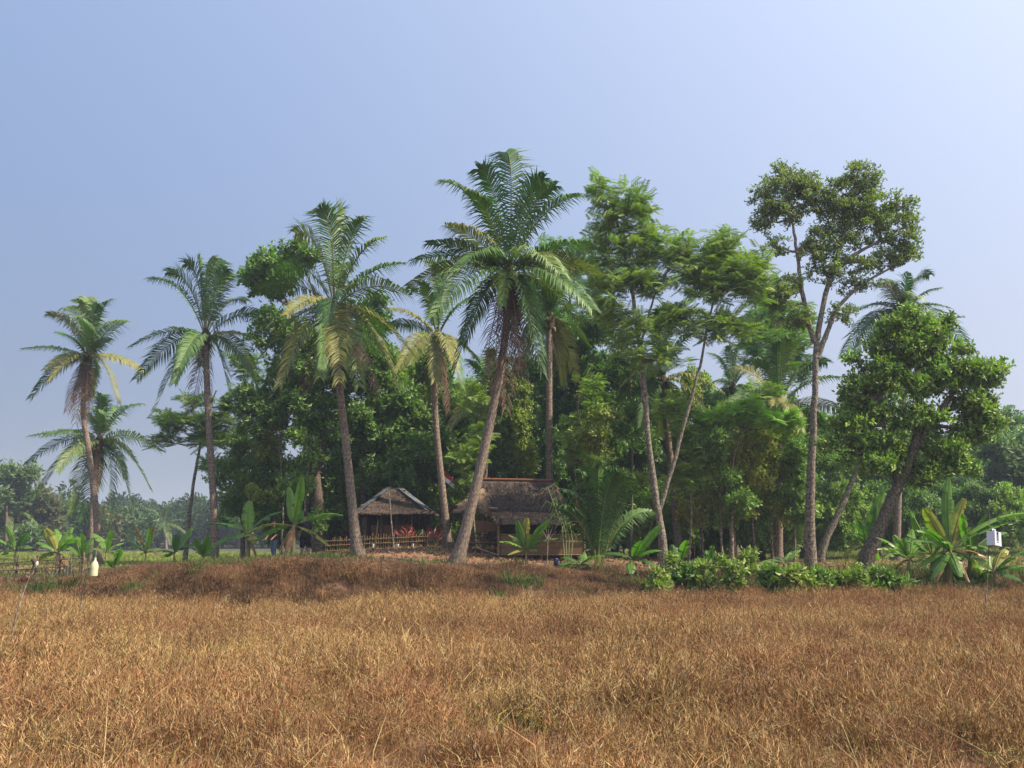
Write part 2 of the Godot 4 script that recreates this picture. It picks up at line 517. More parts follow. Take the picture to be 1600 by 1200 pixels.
func grasses() -> void:
	var edge := func(x: float, d: float) -> float:
		return clampf(0.85 + 2.4 * noise.get_noise_2d(x * 110.0 + 9.0, d * 130.0), 0.08, 1.0) - sm(foot(x) - 0.8, foot(x) + 1.0, d + 1.6 * noise.get_noise_2d(x * 70.0, d * 70.0 + 40.0) - 2.2 * sm(1.5, 4.5, x))
	var patch := func(x: float, d: float, k: float) -> float:
		return 1.1 * noise.get_noise_2d(x * 20.0 + k, d * 26.0) + 1.0 * noise.get_noise_2d(x * 60.0, d * 75.0 + k)
	var tall := func(x: float, d: float) -> float:
		return 1.0 + 0.5 * noise.get_noise_2d(x * 17.0 + 70.0, d * 17.0) + 0.5 * noise.get_noise_2d(x * 90.0, d * 90.0) + 0.7 * noise.get_noise_2d(x * 190.0, d * 190.0)
	scatter("dry_grass", TW.dry, 28000, 4.5, 21.5, func(x, d): return [edge.call(x, d) * clampf(0.5 + 1.3 * patch.call(x, d, 0.0), 0.05, 1.0), tall.call(x, d), tone(x, d, 0.0, 45.0, 0.7)],
		"tan dry grass covering the open field", "grass")
	scatter("reddish_grass", TW.red, 19000, 4.5, 21.5, func(x, d): return [edge.call(x, d) * clampf(0.55 + 1.7 * patch.call(x, d, 400.0) + 0.025 * x, 0.03, 1.0), tall.call(x, d) * 0.9, tone(x, d, 60.0, 45.0, 0.7)],
		"reddish brown seeded grass in patches over the field", "grass")
	scatter("golden_grass", TW.gold, 12500, 4.5, 21.0, func(x, d): return [edge.call(x, d) * clampf(0.22 + 2.0 * patch.call(x, d, 900.0) - 0.025 * x, 0.0, 1.0), tall.call(x, d) * 1.05, tone(x, d, 30.0, 14.0, 0.2)],
		"golden green grass standing taller in patches of the field", "grass")
	scatter("green_weed", TW.green, 9500, 4.5, 20.5, func(x, d): return [edge.call(x, d) * clampf(2.4 * patch.call(x, d, 1500.0) - 0.55, 0.02, 1.0), 0.95, tone(x, d, 90.0, 14.0, 0.2)],
		"low yellowish green weeds among the dry field grass", "weeds")
	scatter("grass_stalk", TW.stalk, 4500, 4.5, 21.0, func(x, d): return [edge.call(x, d) * 0.8, 0.95, tone(x, d, 10.0, 14.0, 0.2)],
		"pale thin grass stalks rising above the field grass", "grass")
	scatter("bank_grass", TW.bank, 30000, 18.3, 28.0, func(x, d): return [sm(foot(x) - 0.5, foot(x) + 0.5, d) * (1.0 - sm(25.0, 28.0, d + 2.0 * patch.call(x, d, 20.0) + 3.4 * exp(-pow((x + 3.5) / 5.0, 2.0)))) * (1.0 - 0.85 * sm(4.0, 7.0, x)), 1.15 + 0.8 * patch.call(x, d, 200.0), tone(x, d, 0.0, 60.0, 1.0)],
		"dark reddish brown withered grass matted over the bank", "grass", 0.74, 4.0)
	scatter("leaf_litter", TW.litter, 11000, 24.5, 44.0, func(x, d): return [clampf(0.9 + patch.call(x, d, 77.0), 0.1, 1.0), 0.9, tone(x, d, 0.0, 14.0, 0.4)],
		"brown fallen leaves strewn over the mound below the trees", "leaf litter")
	scatter("green_sward", TW.sward, 22000, 25.0, 75.0, func(x, d): return [clampf(-0.12 + patch.call(x, d, 33.0) + 0.9 * sm(11.0, 15.0, absf(x - 1.0)) + 0.6 * sm(40.0, 50.0, d), 0.0, 1.0), 1.3 + 0.03 * maxf(0.0, d - 35.0), tone(x, d, 0.0, 14.0, 0.3)],
		"short bright green grass on the level ground round the mound", "grass", 0.78, 6.0)
	scatter("bank_weed", TW.lush, 2600, 20.5, 27.5, func(x, d): return [clampf(1.2 * patch.call(x, d, 260.0) - 0.2 + 0.5 * sm(8.0, 11.0, absf(x + 1.0)), 0.0, 1.0), 0.8, tone(x, d, 0.0, 14.0, 0.3)],
		"dark green grass clumps growing along the bank", "weeds")

# ------------------------------------------------------------------ palms
var FC := [Color(0.06, 0.13, 0.038), Color(0.09, 0.17, 0.045), Color(0.145, 0.205, 0.05), Color(0.21, 0.21, 0.06), Color(0.115, 0.07, 0.048)]

func frond(root: Node3D, C: Vector3, T: Vector3, dead: int, llen := 0.24, pairs := 58) -> void:
	var b := MB.new()
	var L := C.distance_to(T)
	var flat := Vector3(T.x - C.x, 0, T.z - C.z)
	if flat.length() < 0.25 * L:
		var a := rng.randf() * TAU
		flat += Vector3(cos(a), 0, sin(a)) * 0.25 * L
	var rise := T.y - C.y
	var Mid := C + flat * 0.42 + Vector3.UP * (rise * 0.85 + 0.14 * L if rise > 0.0 else (0.3 * L if dead < 4 else 0.08 * L) + rise * 0.22)
	var col: Color = FC[dead]
	var pts := []
	var rad := []
	for k in 11:
		var t := k / 10.0
		pts.append(C * (1 - t) * (1 - t) + Mid * 2 * t * (1 - t) + T * t * t)
		rad.append(lerpf(0.035, 0.006, t))
	var rach := Color(0.20, 0.20, 0.07) if dead < 4 else Color(0.17, 0.11, 0.07)
	b.tube(pts, rad, 4, rach, false)
	var fl := flat.normalized()
	var hside := fl.cross(Vector3.UP)
	var roll := rng.randf_range(-0.7, 0.7)
	for k in pairs:
		var t := 0.13 + 0.87 * (k + rng.randf() * 0.5) / pairs
		var p: Vector3 = C * (1 - t) * (1 - t) + Mid * 2 * t * (1 - t) + T * t * t
		var tv: Vector3 = ((Mid - C) * (1 - t) + (T - Mid) * t).normalized()
		var side := hside.rotated(tv, roll)
		side = (side - tv * side.dot(tv)).normalized()
		var up := side.cross(tv).normalized()
		var prof := 0.45 + 0.55 * sin(clampf(t * 1.35, 0.0, 1.0) * PI * 0.5)
		if t > 0.6:
			prof *= 1.0 - 0.55 * (t - 0.6) / 0.4
		var ll := L * llen * prof
		var fw := lerpf(0.35, 1.5, t * t)
		for s in [-1.0, 1.0]:
			if rng.randf() < (0.03 if dead < 4 else 0.25):
				continue
			var l: float = ll * rng.randf_range(0.8, 1.12)
			var lift := 0.3 if dead < 4 else -0.3
			var d1: Vector3 = (side * s + tv * (fw + rng.randf_range(-0.12, 0.12)) + up * (lift + rng.randf_range(-0.15, 0.15))).normalized()
			var dr := rng.randf_range(0.7, 1.7) if dead < 4 else rng.randf_range(1.4, 3.0)
			var d2 := (d1 + Vector3.DOWN * dr * (1.0 - 0.45 * absf(tv.y))).normalized()
			var w := 0.06 if dead < 4 else 0.032
			var wv: Vector3 = (tv - d1 * tv.dot(d1)).normalized() * w * 0.5
			var m := p + d1 * l * 0.5
			var cc := jit(col, 0.22)
			b.quad(p - wv * 0.6, p + wv * 0.6, m + wv, m - wv, cc)
			b.tri(m - wv, m + wv, m + d2 * l * 0.65, cc)
	part("dead_frond" if dead == 4 else "frond", b, M.dead if dead == 4 else M.frond, root)

func trunk_pts(base: Vector3, pix: Array, d: float, n: int) -> Array:
	var cv := Curve3D.new()
	var ps := [base]
	for p in pix:
		ps.append(P(p[0], p[1], d if p.size() < 3 else p[2]))
	for k in ps.size():
		var a: Vector3 = ps[maxi(k - 1, 0)]
		var c: Vector3 = ps[mini(k + 1, ps.size() - 1)]
		var t := (c - a) / 6.0
		cv.add_point(ps[k], -t if k > 0 else Vector3.ZERO, t if k < ps.size() - 1 else Vector3.ZERO)
	var out := []
	var len := cv.get_baked_length()
	for k in n + 1:
		out.append(cv.sample_baked(len * k / n, true))
	return out

# fronds: [px, py] or [px, py, colour]; colour 4 is dead
func palm(label: String, bpx: float, d: float, path: Array, r0: float, r1: float, length: float, tips: Array, extra := 6, dead := 4, nuts := 6) -> Node3D:
	var base := G(bpx, d)
	var root := thing("coconut_palm", base, label, "palm tree", "coconut palms of the grove")
	var tp := trunk_pts(base, path, d, 90)
	var pts := []
	var rad := []
	for k in tp.size():
		var t: float = k / 90.0
		pts.append(tp[k] - base - (Vector3(0, 0.25, 0) if k == 0 else Vector3.ZERO))
		var r := lerpf(r0, r1, pow(t, 0.6)) + r0 * 0.75 * exp(-t * 26.0)
		rad.append(r * (1.0 + (0.045 if k % 2 == 0 else -0.045) + rng.randf_range(-0.02, 0.02)))
	var b := MB.new()
	b.tube(pts, rad, 10, Color.WHITE)
	part("trunk", b, M.palmbark, root)
	var C: Vector3 = pts[pts.size() - 1]
	# the fibrous crown base
	b = MB.new()
	b.tube([C - Vector3(0, 0.5, 0), C - Vector3(0, 0.15, 0), C + Vector3(0, 0.25, 0), C + Vector3(0, 0.6, 0)], [r1, r1 * 1.9, r1 * 1.6, 0.03], 8, Color(0.6, 0.45, 0.3))
	part("crown_base", b, M.wood, root)
	for tpx in tips:
		var T := P(tpx[0], tpx[1], d) - base
		var s := C.distance_to(T)
		var dz := sqrt(maxf(0.0, length * length - s * s)) * rng.randf_range(0.35, 0.85)
		T = P(tpx[0], tpx[1], d - dz * (1.0 if rng.randf() < 0.6 else -1.0)) - base
		var kind: int = tpx[2] if tpx.size() > 2 else ([0, 0, 1, 1, 2][rng.randi() % 5])
		frond(root, C, T, kind)
	for k in extra:
		var a := rng.randf() * TAU
		var el := rng.randf_range(-0.8, 0.55)
		var T := C + Vector3(cos(a) * 0.45 * cos(el), sin(el) - (0.25 if el < 0.3 else 0.0), (1.0 if k % 2 == 0 else -1.0) * cos(el)).normalized() * length * rng.randf_range(0.8, 1.0)
		frond(root, C, T, [0, 1, 1, 2, 3][rng.randi() % 5])
	for k in dead:
		var a := rng.randf() * TAU
		var T := C + Vector3(cos(a) * 0.55, -length * rng.randf_range(0.55, 0.8), sin(a) * 0.55)
		frond(root, C - Vector3(0, 0.15, 0), T, 4, 0.16, 46)
	for k in nuts:
		var a := rng.randf() * TAU
		b = MB.new()
		var at := C + Vector3(cos(a) * 0.24, -0.28 - rng.randf() * 0.2, sin(a) * 0.24)
		b.lathe(at, [Vector2(0.005, -0.13), Vector2(0.07, -0.1), Vector2(0.1, 0.0), Vector2(0.075, 0.09), Vector2(0.005, 0.13)], 8, jit(Color(0.16, 0.13, 0.04), 0.4))
		part("coconut", b, M.plain, root)
	return root

func palms() -> void:
	palm("slender palm with ragged yellowing crown and brown dead fronds, beside the field fence", 152, 42, [[150, 800], [138, 700], [130, 640], [137, 562]], 0.19, 0.13, 3.9,
		[[75, 490, 3], [100, 482], [120, 470, 2], [135, 466, 2], [152, 474, 1], [172, 470], [200, 502, 2], [35, 545], [70, 578, 3], [48, 622], [228, 585, 3], [185, 632, 3], [176, 530, 1], [90, 520, 0], [104, 645, 4], [118, 662, 4], [132, 660, 4]], 4, 5)
	palm("short palm with dark drooping crown, behind the slender palm by the field fence", 143, 48, [[145, 790], [155, 692]], 0.2, 0.16, 4.2,
		[[155, 614], [162, 618, 1], [220, 632], [250, 705], [235, 765], [208, 802], [170, 815, 0], [45, 682], [42, 725], [62, 765], [112, 800], [130, 815, 0], [190, 640, 1], [120, 640, 2], [150, 770, 3]], 5, 2)
	palm("dark leaved palm with orange nuts, standing beside the thin feathery tree", 335, 38, [[334, 790], [326, 660], [321, 528]], 0.2, 0.14, 4.1,
		[[236, 436, 1], [262, 425], [290, 412, 0], [310, 404, 1], [330, 404, 2], [345, 406], [372, 432], [205, 542], [214, 592], [240, 645], [272, 600, 0], [420, 492], [428, 548, 3], [402, 605], [362, 640], [355, 420, 1], [384, 470], [296, 650, 4], [330, 640, 4]], 4, 1, 9)
	palm("tall yellow green palm leaning over the hip roofed hut", 560, 29, [[556, 845], [540, 690], [527, 570], [522, 484]], 0.2, 0.12, 4.3,
		[[500, 326, 1], [535, 334, 2], [570, 340, 1], [462, 364, 3], [600, 372, 2], [400, 452, 1], [430, 420, 1], [447, 492, 3], [632, 412, 1], [641, 462, 2], [410, 556, 2], [436, 604, 3], [420, 510, 1], [474, 612, 4], [530, 596, 3], [562, 604, 2], [622, 608, 3], [646, 556, 3], [590, 606, 4], [500, 590, 2], [540, 420, 1]], 3, 1)
	palm("ragged palm with a pale straight trunk, beside the red and white flag", 702, 34.5, [[694, 790], [680, 640], [683, 530]], 0.19, 0.12, 3.7,
		[[610, 482, 3], [598, 512, 1], [642, 452, 2], [676, 408, 2], [690, 404, 1], [704, 412, 2], [742, 466, 1], [748, 566, 3], [722, 606, 1], [642, 570, 2], [622, 578, 3], [680, 596, 3], [664, 632, 4], [702, 642, 4], [655, 440, 1]], 3, 4)
	palm("tallest leaning palm in front of the bamboo walled hut", 712, 27, [[732, 810], [768, 650], [789, 530], [794, 432]], 0.22, 0.13, 4.6,
		[[790, 238, 0], [748, 264, 0], [690, 284, 2], [905, 306, 1], [850, 278, 0], [696, 352, 3], [668, 380, 0], [920, 380, 1], [645, 408, 1], [636, 448, 2], [938, 430, 3], [868, 290, 1], [730, 300, 1], [908, 508, 2], [926, 484, 1], [676, 496, 1], [703, 604, 0], [722, 540, 0], [786, 478, 2], [836, 506, 2], [846, 584, 0], [752, 610, 4], [776, 616, 4], [800, 620, 4], [816, 596, 4], [790, 640, 4]], 3, 4, 8)
	palm("small palm with drooping yellowed fronds, behind the leaning palm by the bamboo walled hut", 752, 40, [[756, 760], [765, 628]], 0.18, 0.13, 3.6,
		[[700, 602, 2], [726, 562, 1], [768, 545, 2], [800, 560, 1], [832, 684, 3], [702, 668, 3], [818, 616, 2], [745, 560, 0]], 3, 3)
	palm("dark trunked palm with orange dying fronds, behind the bamboo walled hut", 858, 36.5, [[858, 700], [858, 502]], 0.2, 0.15, 3.8,
		[[848, 430, 0], [880, 440, 1], [902, 596, 3], [893, 580, 4], [820, 566, 0], [920, 540, 2], [800, 480, 1], [930, 470, 1], [880, 600, 3]], 3, 1)
	palm("dark palm half hidden behind the forked feathery tree", 1060, 36, [[1052, 760], [1042, 670], [1035, 598]], 0.19, 0.14, 3.9,
		[[998, 500, 0], [1030, 484, 0], [1062, 480, 0], [1092, 520, 0], [958, 638, 2], [976, 560, 0], [1128, 612, 3], [1112, 664, 3], [1086, 706, 3], [1000, 668, 0], [1015, 490, 0], [1048, 480, 1], [975, 600, 2]], 4, 3)
	palm("small pale palm far behind the low umbrella shaped tree", 1150, 50, [[1148, 740], [1145, 608]], 0.2, 0.15, 3.9,
		[[1138, 540, 2], [1108, 552, 1], [1182, 558, 2], [1104, 604, 1], [1192, 616, 2], [1160, 536, 1], [1120, 640, 1]], 4, 2)
	palm("palm with a thick brown skirt of dead fronds, behind the tall pale trunked tree", 1216, 37, [[1218, 760], [1218, 640]], 0.2, 0.16, 4.0,
		[[1198, 545, 1], [1215, 535, 0], [1232, 530, 2], [1256, 542, 2], [1178, 560, 1], [1142, 576, 3], [1142, 628, 1], [1292, 566, 0], [1312, 590, 1], [1312, 640, 3], [1290, 670, 0], [1158, 700, 2], [1140, 720, 2], [1212, 760, 4], [1222, 770, 4], [1230, 750, 4]], 4, 7)
	palm("palm rising behind the dense bright green tree, fronds arching past its crown", 1400, 40, [[1404, 760], [1412, 600], [1414, 494]], 0.2, 0.14, 4.3,
		[[1380, 436, 1], [1420, 426, 0], [1452, 430, 0], [1486, 482, 0], [1516, 548, 1], [1338, 486, 0], [1318, 556, 1], [1372, 444, 3], [1470, 450, 1], [1340, 520, 0]], 3, 1)
	# a young palm without a trunk
	var base := G(935, 27)
	var y := thing("young_palm", base, "young trunkless palm with dark fronds, at the end of the bamboo wall", "palm tree")
	for t in [[905, 742, 0], [930, 730, 1], [958, 742, 0], [880, 768, 0], [1002, 764, 0], [1022, 798, 1], [866, 796, 0], [945, 738, 1], [915, 760, 0], [980, 750, 1]]:
		var T := P(t[0], t[1], 27.0) - base
		T.z += rng.randf_range(-1.2, 1.2)
		frond(y, Vector3(rng.randf_range(-0.1, 0.1), 0.02, rng.randf_range(-0.1, 0.1)), T, t[2], 0.2, 50)
	# far palms in the haze
	for a in [[255, 822, 120.0, "hazy distant palm below the wooded hill, beyond the banana plants"], [8, 800, 92.0, "hazy palm with bowed grey fronds at the foot of the far trees"], [1568, 690, 78.0, "hazy palm rising above the wood behind the banana clump"]]:
		var d: float = a[2]
		var gb := G(a[0], d)
		var rt := thing("distant_palm", gb, a[3], "palm tree")
		var c := P(a[0], a[1], d) - gb
		var bb := MB.new()
		bb.tube([Vector3(0.5, -0.2, 0), c * 0.5 + Vector3(0.4, 0, 0), c], [0.24, 0.18, 0.15], 6)
		part("trunk", bb, M.palmbark, rt)
		for k in 18:
			var an := k * 2.4
			var el := lerpf(1.2, -0.9, k / 17.0)
			frond(rt, c, c + Vector3(cos(an) * cos(el), sin(el), sin(an) * cos(el)) * 4.0, [1, 2, 0][k % 3], 0.22, 34)

# ------------------------------------------------------------------ trees
# pads: [px, py, half width px, half height px, twigs, depth offset m]
func tree(called: String, label: String, group: String, bpx: float, d: float, stems: Array, r0: float, barkm: Material, twig: Mesh, tone_: Color, pads: Array, size := 1.0, flat_ := 0.75, varied := 0.3) -> Node3D:
	var base := G(bpx, d)
	var root := thing(called, base, label, "tree" if called != "bush" and called != "shrub" else "bush", group)
	var ends := []
	var all := []
	var b := MB.new()
	for si in stems.size():
		var st: Array = stems[si]
		var start := base - Vector3(0, 0.2, 0)
		var path := st.duplicate()
		if si > 0:
			start = P(path[0][0], path[0][1], d)
			path.remove_at(0)
		var tp := trunk_pts(start, path, d, 22)
		var pts := []
		var rad := []
		var ra: float = r0 if si == 0 else r0 * 0.62
		for k in tp.size():
			var t := k / 22.0
			pts.append(tp[k] - base + Vector3(rng.randf_range(-1, 1), 0, rng.randf_range(-1, 1)) * 0.02)
			rad.append(lerpf(ra, ra * 0.32, t) * rng.randf_range(0.93, 1.07) + (r0 * 0.5 * exp(-t * 14.0) if si == 0 else 0.0))
			all.append(pts[k])
		b.tube(pts, rad, 8, Color.WHITE)
		ends.append(pts[pts.size() - 1])
	part("trunk", b, barkm, root)
	var xf := []
	var cols := PackedColorArray()
	for pad in pads:
		var c := P(pad[0], pad[1], d + (pad[5] if pad.size() > 5 else 0.0)) - base
		var sc := (d * cos(PITCH) + (c.y + base.y - EYE) * sin(PITCH)) / F
		var rx: float = pad[2] * sc
		var ry: float = pad[3] * sc
		var rz := maxf(rx * 0.8, ry * 0.8)
		# limb from the nearest higher part of a stem
		var best: Vector3 = ends[0]
		var score := 1e9
		for q in all:
			var dd: float = q.distance_to(c) + maxf(0.0, q.y - c.y) * 1.5
			if q.y > 0.35 * c.y and dd < score:
				score = dd
				best = q
		var lb := MB.new()
		var mid := (best + c) * 0.5 + Vector3(0, -0.12 * best.distance_to(c), 0)
		var lp := []
		var lr := []
		for k in 7:
			var t := k / 6.0
			lp.append(best * (1 - t) * (1 - t) + mid * 2 * t * (1 - t) + c * t * t + rdir() * 0.04)
			lr.append(lerpf(clampf(r0 * 0.34, 0.03, 0.09), 0.018, t))
		lb.tube(lp, lr, 6, Color.WHITE)
		var n: int = pad[4]
		var airy: bool = twig == TW.feather or twig == TW.small
		n = int(n * (0.30 if twig == TW.feather else 0.36 if twig == TW.small else 0.44))
		var clumps := maxi(4, int(n / (2.5 if airy else 6.0)))
		if twig == TW.feather:
			ry *= 1.5
		if twig == TW.small:
			rx *= 1.25
			ry *= 1.3
		var cen := []
		for k in clumps:
			var o := rdir() * pow(rng.randf(), 0.4)
			var cc := c + Vector3(o.x * rx, o.y * ry, o.z * rz)
			cen.append(cc)
			if k % 2 == 0:
				lb.tube([c.lerp(best, 0.15), (c + cc) * 0.5 + rdir() * 0.12, cc], [0.02, 0.014, 0.007], 4, Color.WHITE)
		part("limb", lb, barkm, root)
		var cr := clampf(minf(rx, ry) * 0.3, 0.14, 0.5) * maxf(1.0, size * 0.8)
		for k in n:
			var cc: Vector3 = cen[k % clumps]
			var o := rdir() * pow(rng.randf(), 0.55) * cr
			var p := cc + Vector3(o.x * 1.25, o.y * flat_, o.z * 1.25)
			var s := size * 1.2 * rng.randf_range(0.7, 1.25)
			var bs := Basis(Vector3.UP, rng.randf() * TAU) * Basis(Vector3.RIGHT, rng.randf_range(-0.9, 0.9))
			xf.append(Transform3D(bs.scaled(Vector3(s, s, s)), p))
			var f := 1.0 + rng.randf_range(-varied, varied)
			var yel := rng.randf() * varied
			cols.push_back(Color(tone_.r * f * (1.0 + yel * 0.8), tone_.g * f * (1.0 + yel * 0.2), tone_.b * f) * LEAF)
	many("crown", twig, xf, cols, root)
	return root

func trees() -> void:
	var dark := Color(0.07, 0.122, 0.034)
	var mid := Color(0.085, 0.145, 0.036)
	var bright := Color(0.12, 0.18, 0.04)
	var feath := Color(0.125, 0.175, 0.06)
	var gr := "trees of the grove"
	tree("shade_tree", "large dark leaved tree with forked trunk, behind the person in black", gr, 500, 38, [[[498, 800], [492, 730], [478, 660], [470, 580], [455, 480]], [[492, 735], [500, 640], [505, 560], [500, 470]], [[494, 740], [516, 660], [530, 580]]], 0.3, M.bark, TW.broad, dark,
		[[430, 430, 42, 42, 420], [395, 430, 28, 30, 180], [470, 400, 30, 22, 200], [440, 520, 50, 40, 420], [500, 560, 60, 50, 520], [430, 620, 52, 42, 420], [480, 640, 50, 40, 360], [560, 570, 50, 60, 420], [410, 660, 38, 28, 240], [530, 650, 45, 45, 360], [600, 600, 36, 60, 320, 1.0], [480, 760, 50, 50, 420, 1.0], [520, 790, 45, 45, 380, 1.5], [445, 590, 30, 30, 200], [575, 500, 40, 50, 300, 2.0]])
	tree("feathery_tree", "thin feathery tree with pale leaning trunk and flat leaf tiers, beside the dark leaved palm", gr, 288, 42, [[[300, 770], [312, 700], [322, 650], [338, 610]], [[318, 665], [355, 640], [380, 625]]], 0.13, M.palebark, TW.feather, Color(0.09, 0.145, 0.045),
		[[285, 660, 40, 9, 150], [262, 690, 22, 8, 70], [330, 655, 40, 12, 160], [370, 640, 34, 16, 160], [320, 690, 30, 10, 110], [360, 690, 36, 14, 150], [395, 610, 30, 28, 200], [380, 570, 26, 20, 120], [270, 650, 22, 8, 70], [325, 730, 24, 8, 70], [300, 625, 22, 8, 60]], 1.2, 0.5)
	tree("leafy_tree", "light green bushy tree, behind the two big banana plants", gr, 380, 41, [[[379, 800], [382, 740], [380, 690]]], 0.14, M.bark, TW.medium, mid,
		[[385, 760, 40, 42, 420], [420, 745, 40, 46, 420], [360, 740, 26, 26, 200], [440, 790, 36, 30, 280], [390, 700, 34, 24, 240], [420, 695, 28, 22, 180], [370, 800, 24, 22, 160]], 1.05)
	tree("shade_tree", "dark tree overhanging the roof of the hip roofed hut", gr, 572, 39, [[[570, 800], [566, 720], [572, 650], [590, 600]]], 0.22, M.bark, TW.broad, dark,
		[[620, 690, 48, 44, 520], [655, 720, 42, 42, 420, -1.0], [600, 740, 36, 28, 260, -1.0], [640, 650, 40, 36, 360], [575, 680, 30, 50, 280], [680, 700, 30, 40, 260], [640, 752, 22, 16, 120, -1.5]])
	tree("feathery_tree", "tall forked feathery tree with two slender grey stems, behind the low bushes", gr, 1036, 29, [[[1036, 850], [1028, 800], [1014, 700], [1006, 600], [990, 470], [972, 380], [958, 320]], [[1028, 805], [1048, 740], [1072, 650], [1094, 570], [1112, 480], [1135, 420]], [[1012, 660], [1000, 560], [1020, 470], [1040, 430]]], 0.14, M.palebark, TW.feather, feath,
		[[935, 300, 14, 18, 70], [950, 345, 30, 26, 200], [985, 325, 32, 22, 190], [1000, 365, 34, 24, 210], [945, 395, 28, 22, 150], [1000, 410, 34, 18, 170], [960, 440, 40, 12, 150], [1020, 445, 40, 14, 170], [1065, 390, 26, 18, 130], [1085, 420, 36, 22, 210], [1130, 390, 34, 22, 200], [1150, 425, 40, 24, 240], [1180, 410, 22, 18, 110], [1110, 455, 40, 16, 190], [1175, 450, 26, 16, 120], [1060, 500, 40, 22, 200], [950, 480, 34, 16, 140], [990, 520, 40, 22, 180], [1120, 510, 36, 18, 150], [1150, 500, 30, 14, 110], [1030, 560, 40, 18, 130]], 1.05, 0.6)
	tree("round_tree", "tall pale trunked tree with two open rounded crowns above all the others", gr, 1266, 31, [[[1266, 780], [1272, 640], [1276, 540], [1290, 460], [1305, 410], [1320, 360], [1335, 320]], [[1272, 535], [1256, 470], [1246, 400], [1238, 350], [1228, 315]], [[1300, 425], [1340, 395], [1380, 375]], [[1277, 560], [1310, 480], [1355, 440], [1390, 420]], [[1246, 395], [1262, 385], [1290, 410]]], 0.2, M.palebark, TW.small, Color(0.115, 0.145, 0.055),
		[[1228, 285, 30, 24, 260], [1200, 310, 22, 26, 170], [1255, 295, 26, 18, 190], [1195, 345, 16, 20, 110], [1235, 335, 30, 16, 170], [1215, 385, 22, 14, 80], [1275, 310, 20, 16, 110], [1335, 280, 28, 22, 230], [1315, 310, 24, 18, 150], [1360, 300, 22, 26, 190], [1340, 335, 34, 20, 220], [1300, 340, 26, 20, 170], [1370, 345, 26, 22, 170], [1405, 325, 22, 16, 130], [1415, 350, 18, 16, 100], [1395, 375, 28, 18, 160], [1415, 395, 20, 22, 150], [1330, 370, 30, 18, 160], [1285, 375, 24, 18, 130], [1270, 400, 22, 18, 110], [1300, 400, 22, 16, 100], [1345, 410, 26, 14, 100], [1390, 410, 22, 14, 100], [1290, 430, 24, 16, 100], [1330, 445, 28, 16, 110], [1235, 450, 20, 18, 90], [1215, 470, 26, 18, 140], [1240, 500, 26, 14, 100], [1315, 490, 18, 14, 80]], 1.0)
	tree("leafy_tree", "dense bright green tree with a thick leaning trunk, beside the banana clump", gr, 1352, 26.5, [[[1352, 880], [1372, 830], [1402, 760], [1428, 700], [1436, 600], [1430, 520]], [[1425, 710], [1470, 640], [1510, 590]], [[1405, 755], [1380, 660], [1370, 600]]], 0.24, M.bark, TW.medium, Color(0.095, 0.15, 0.036),
		[[1415, 505, 30, 22, 220], [1440, 525, 34, 24, 260], [1400, 550, 36, 26, 280], [1455, 560, 34, 28, 280], [1370, 590, 34, 28, 260], [1420, 604, 34, 20, 200], [1480, 590, 38, 26, 300], [1520, 590, 32, 22, 230], [1356, 644, 34, 22, 210], [1436, 652, 36, 22, 240], [1506, 636, 36, 20, 210], [1535, 620, 20, 12, 70], [1340, 685, 30, 24, 200], [1398, 704, 40, 24, 240], [1476, 698, 38, 22, 230], [1520, 680, 30, 20, 180], [1530, 650, 24, 16, 110], [1440, 740, 40, 20, 220], [1360, 725, 34, 18, 180], [1550, 580, 12, 8, 40], [1500, 730, 30, 18, 150], [1385, 520, 18, 14, 70], [1545, 600, 16, 8, 40], [1310, 660, 16, 12, 60], [1330, 620, 14, 12, 50], [1564, 576, 10, 6, 26], [1336, 562, 12, 8, 30], [1476, 506, 14, 10, 40], [1562, 662, 14, 8, 34], [1296, 700, 14, 8, 34], [1500, 548, 14, 10, 40]], 0.9, 0.6, 0.5)
	tree("leaning_tree", "leafy tree with a bare slanting trunk, beside the tall pale trunked tree", gr, 1280, 37, [[[1288, 850], [1320, 780], [1350, 705], [1375, 640]]], 0.19, M.palebark, TW.medium, mid,
		[[1380, 620, 40, 40, 340], [1345, 660, 34, 26, 220], [1400, 680, 34, 30, 240]], 1.1)
	tree("umbrella_tree", "low tree with one flat bright green canopy tier, in front of the skirted palm", gr, 1143, 33, [[[1143, 780], [1146, 720], [1160, 670]]], 0.1, M.palebark, TW.feather, Color(0.12, 0.21, 0.04),
		[[1140, 652, 38, 9, 220], [1190, 655, 42, 9, 240], [1230, 660, 30, 8, 150], [1165, 640, 30, 7, 130], [1110, 655, 22, 8, 90]], 1.0, 0.3)
	tree("yellowing_tree", "small tree with yellow tinged leaves and a thin pale trunk, beside the skirted palm", gr, 1146, 34.5, [[[1146, 820], [1142, 760], [1140, 700]]], 0.09, M.palebark, TW.medium, Color(0.19, 0.20, 0.04),
		[[1140, 700, 36, 32, 300], [1170, 740, 34, 34, 280], [1110, 740, 34, 36, 280], [1150, 780, 38, 30, 280], [1100, 800, 30, 26, 180], [1180, 700, 26, 26, 160]], 1.0)
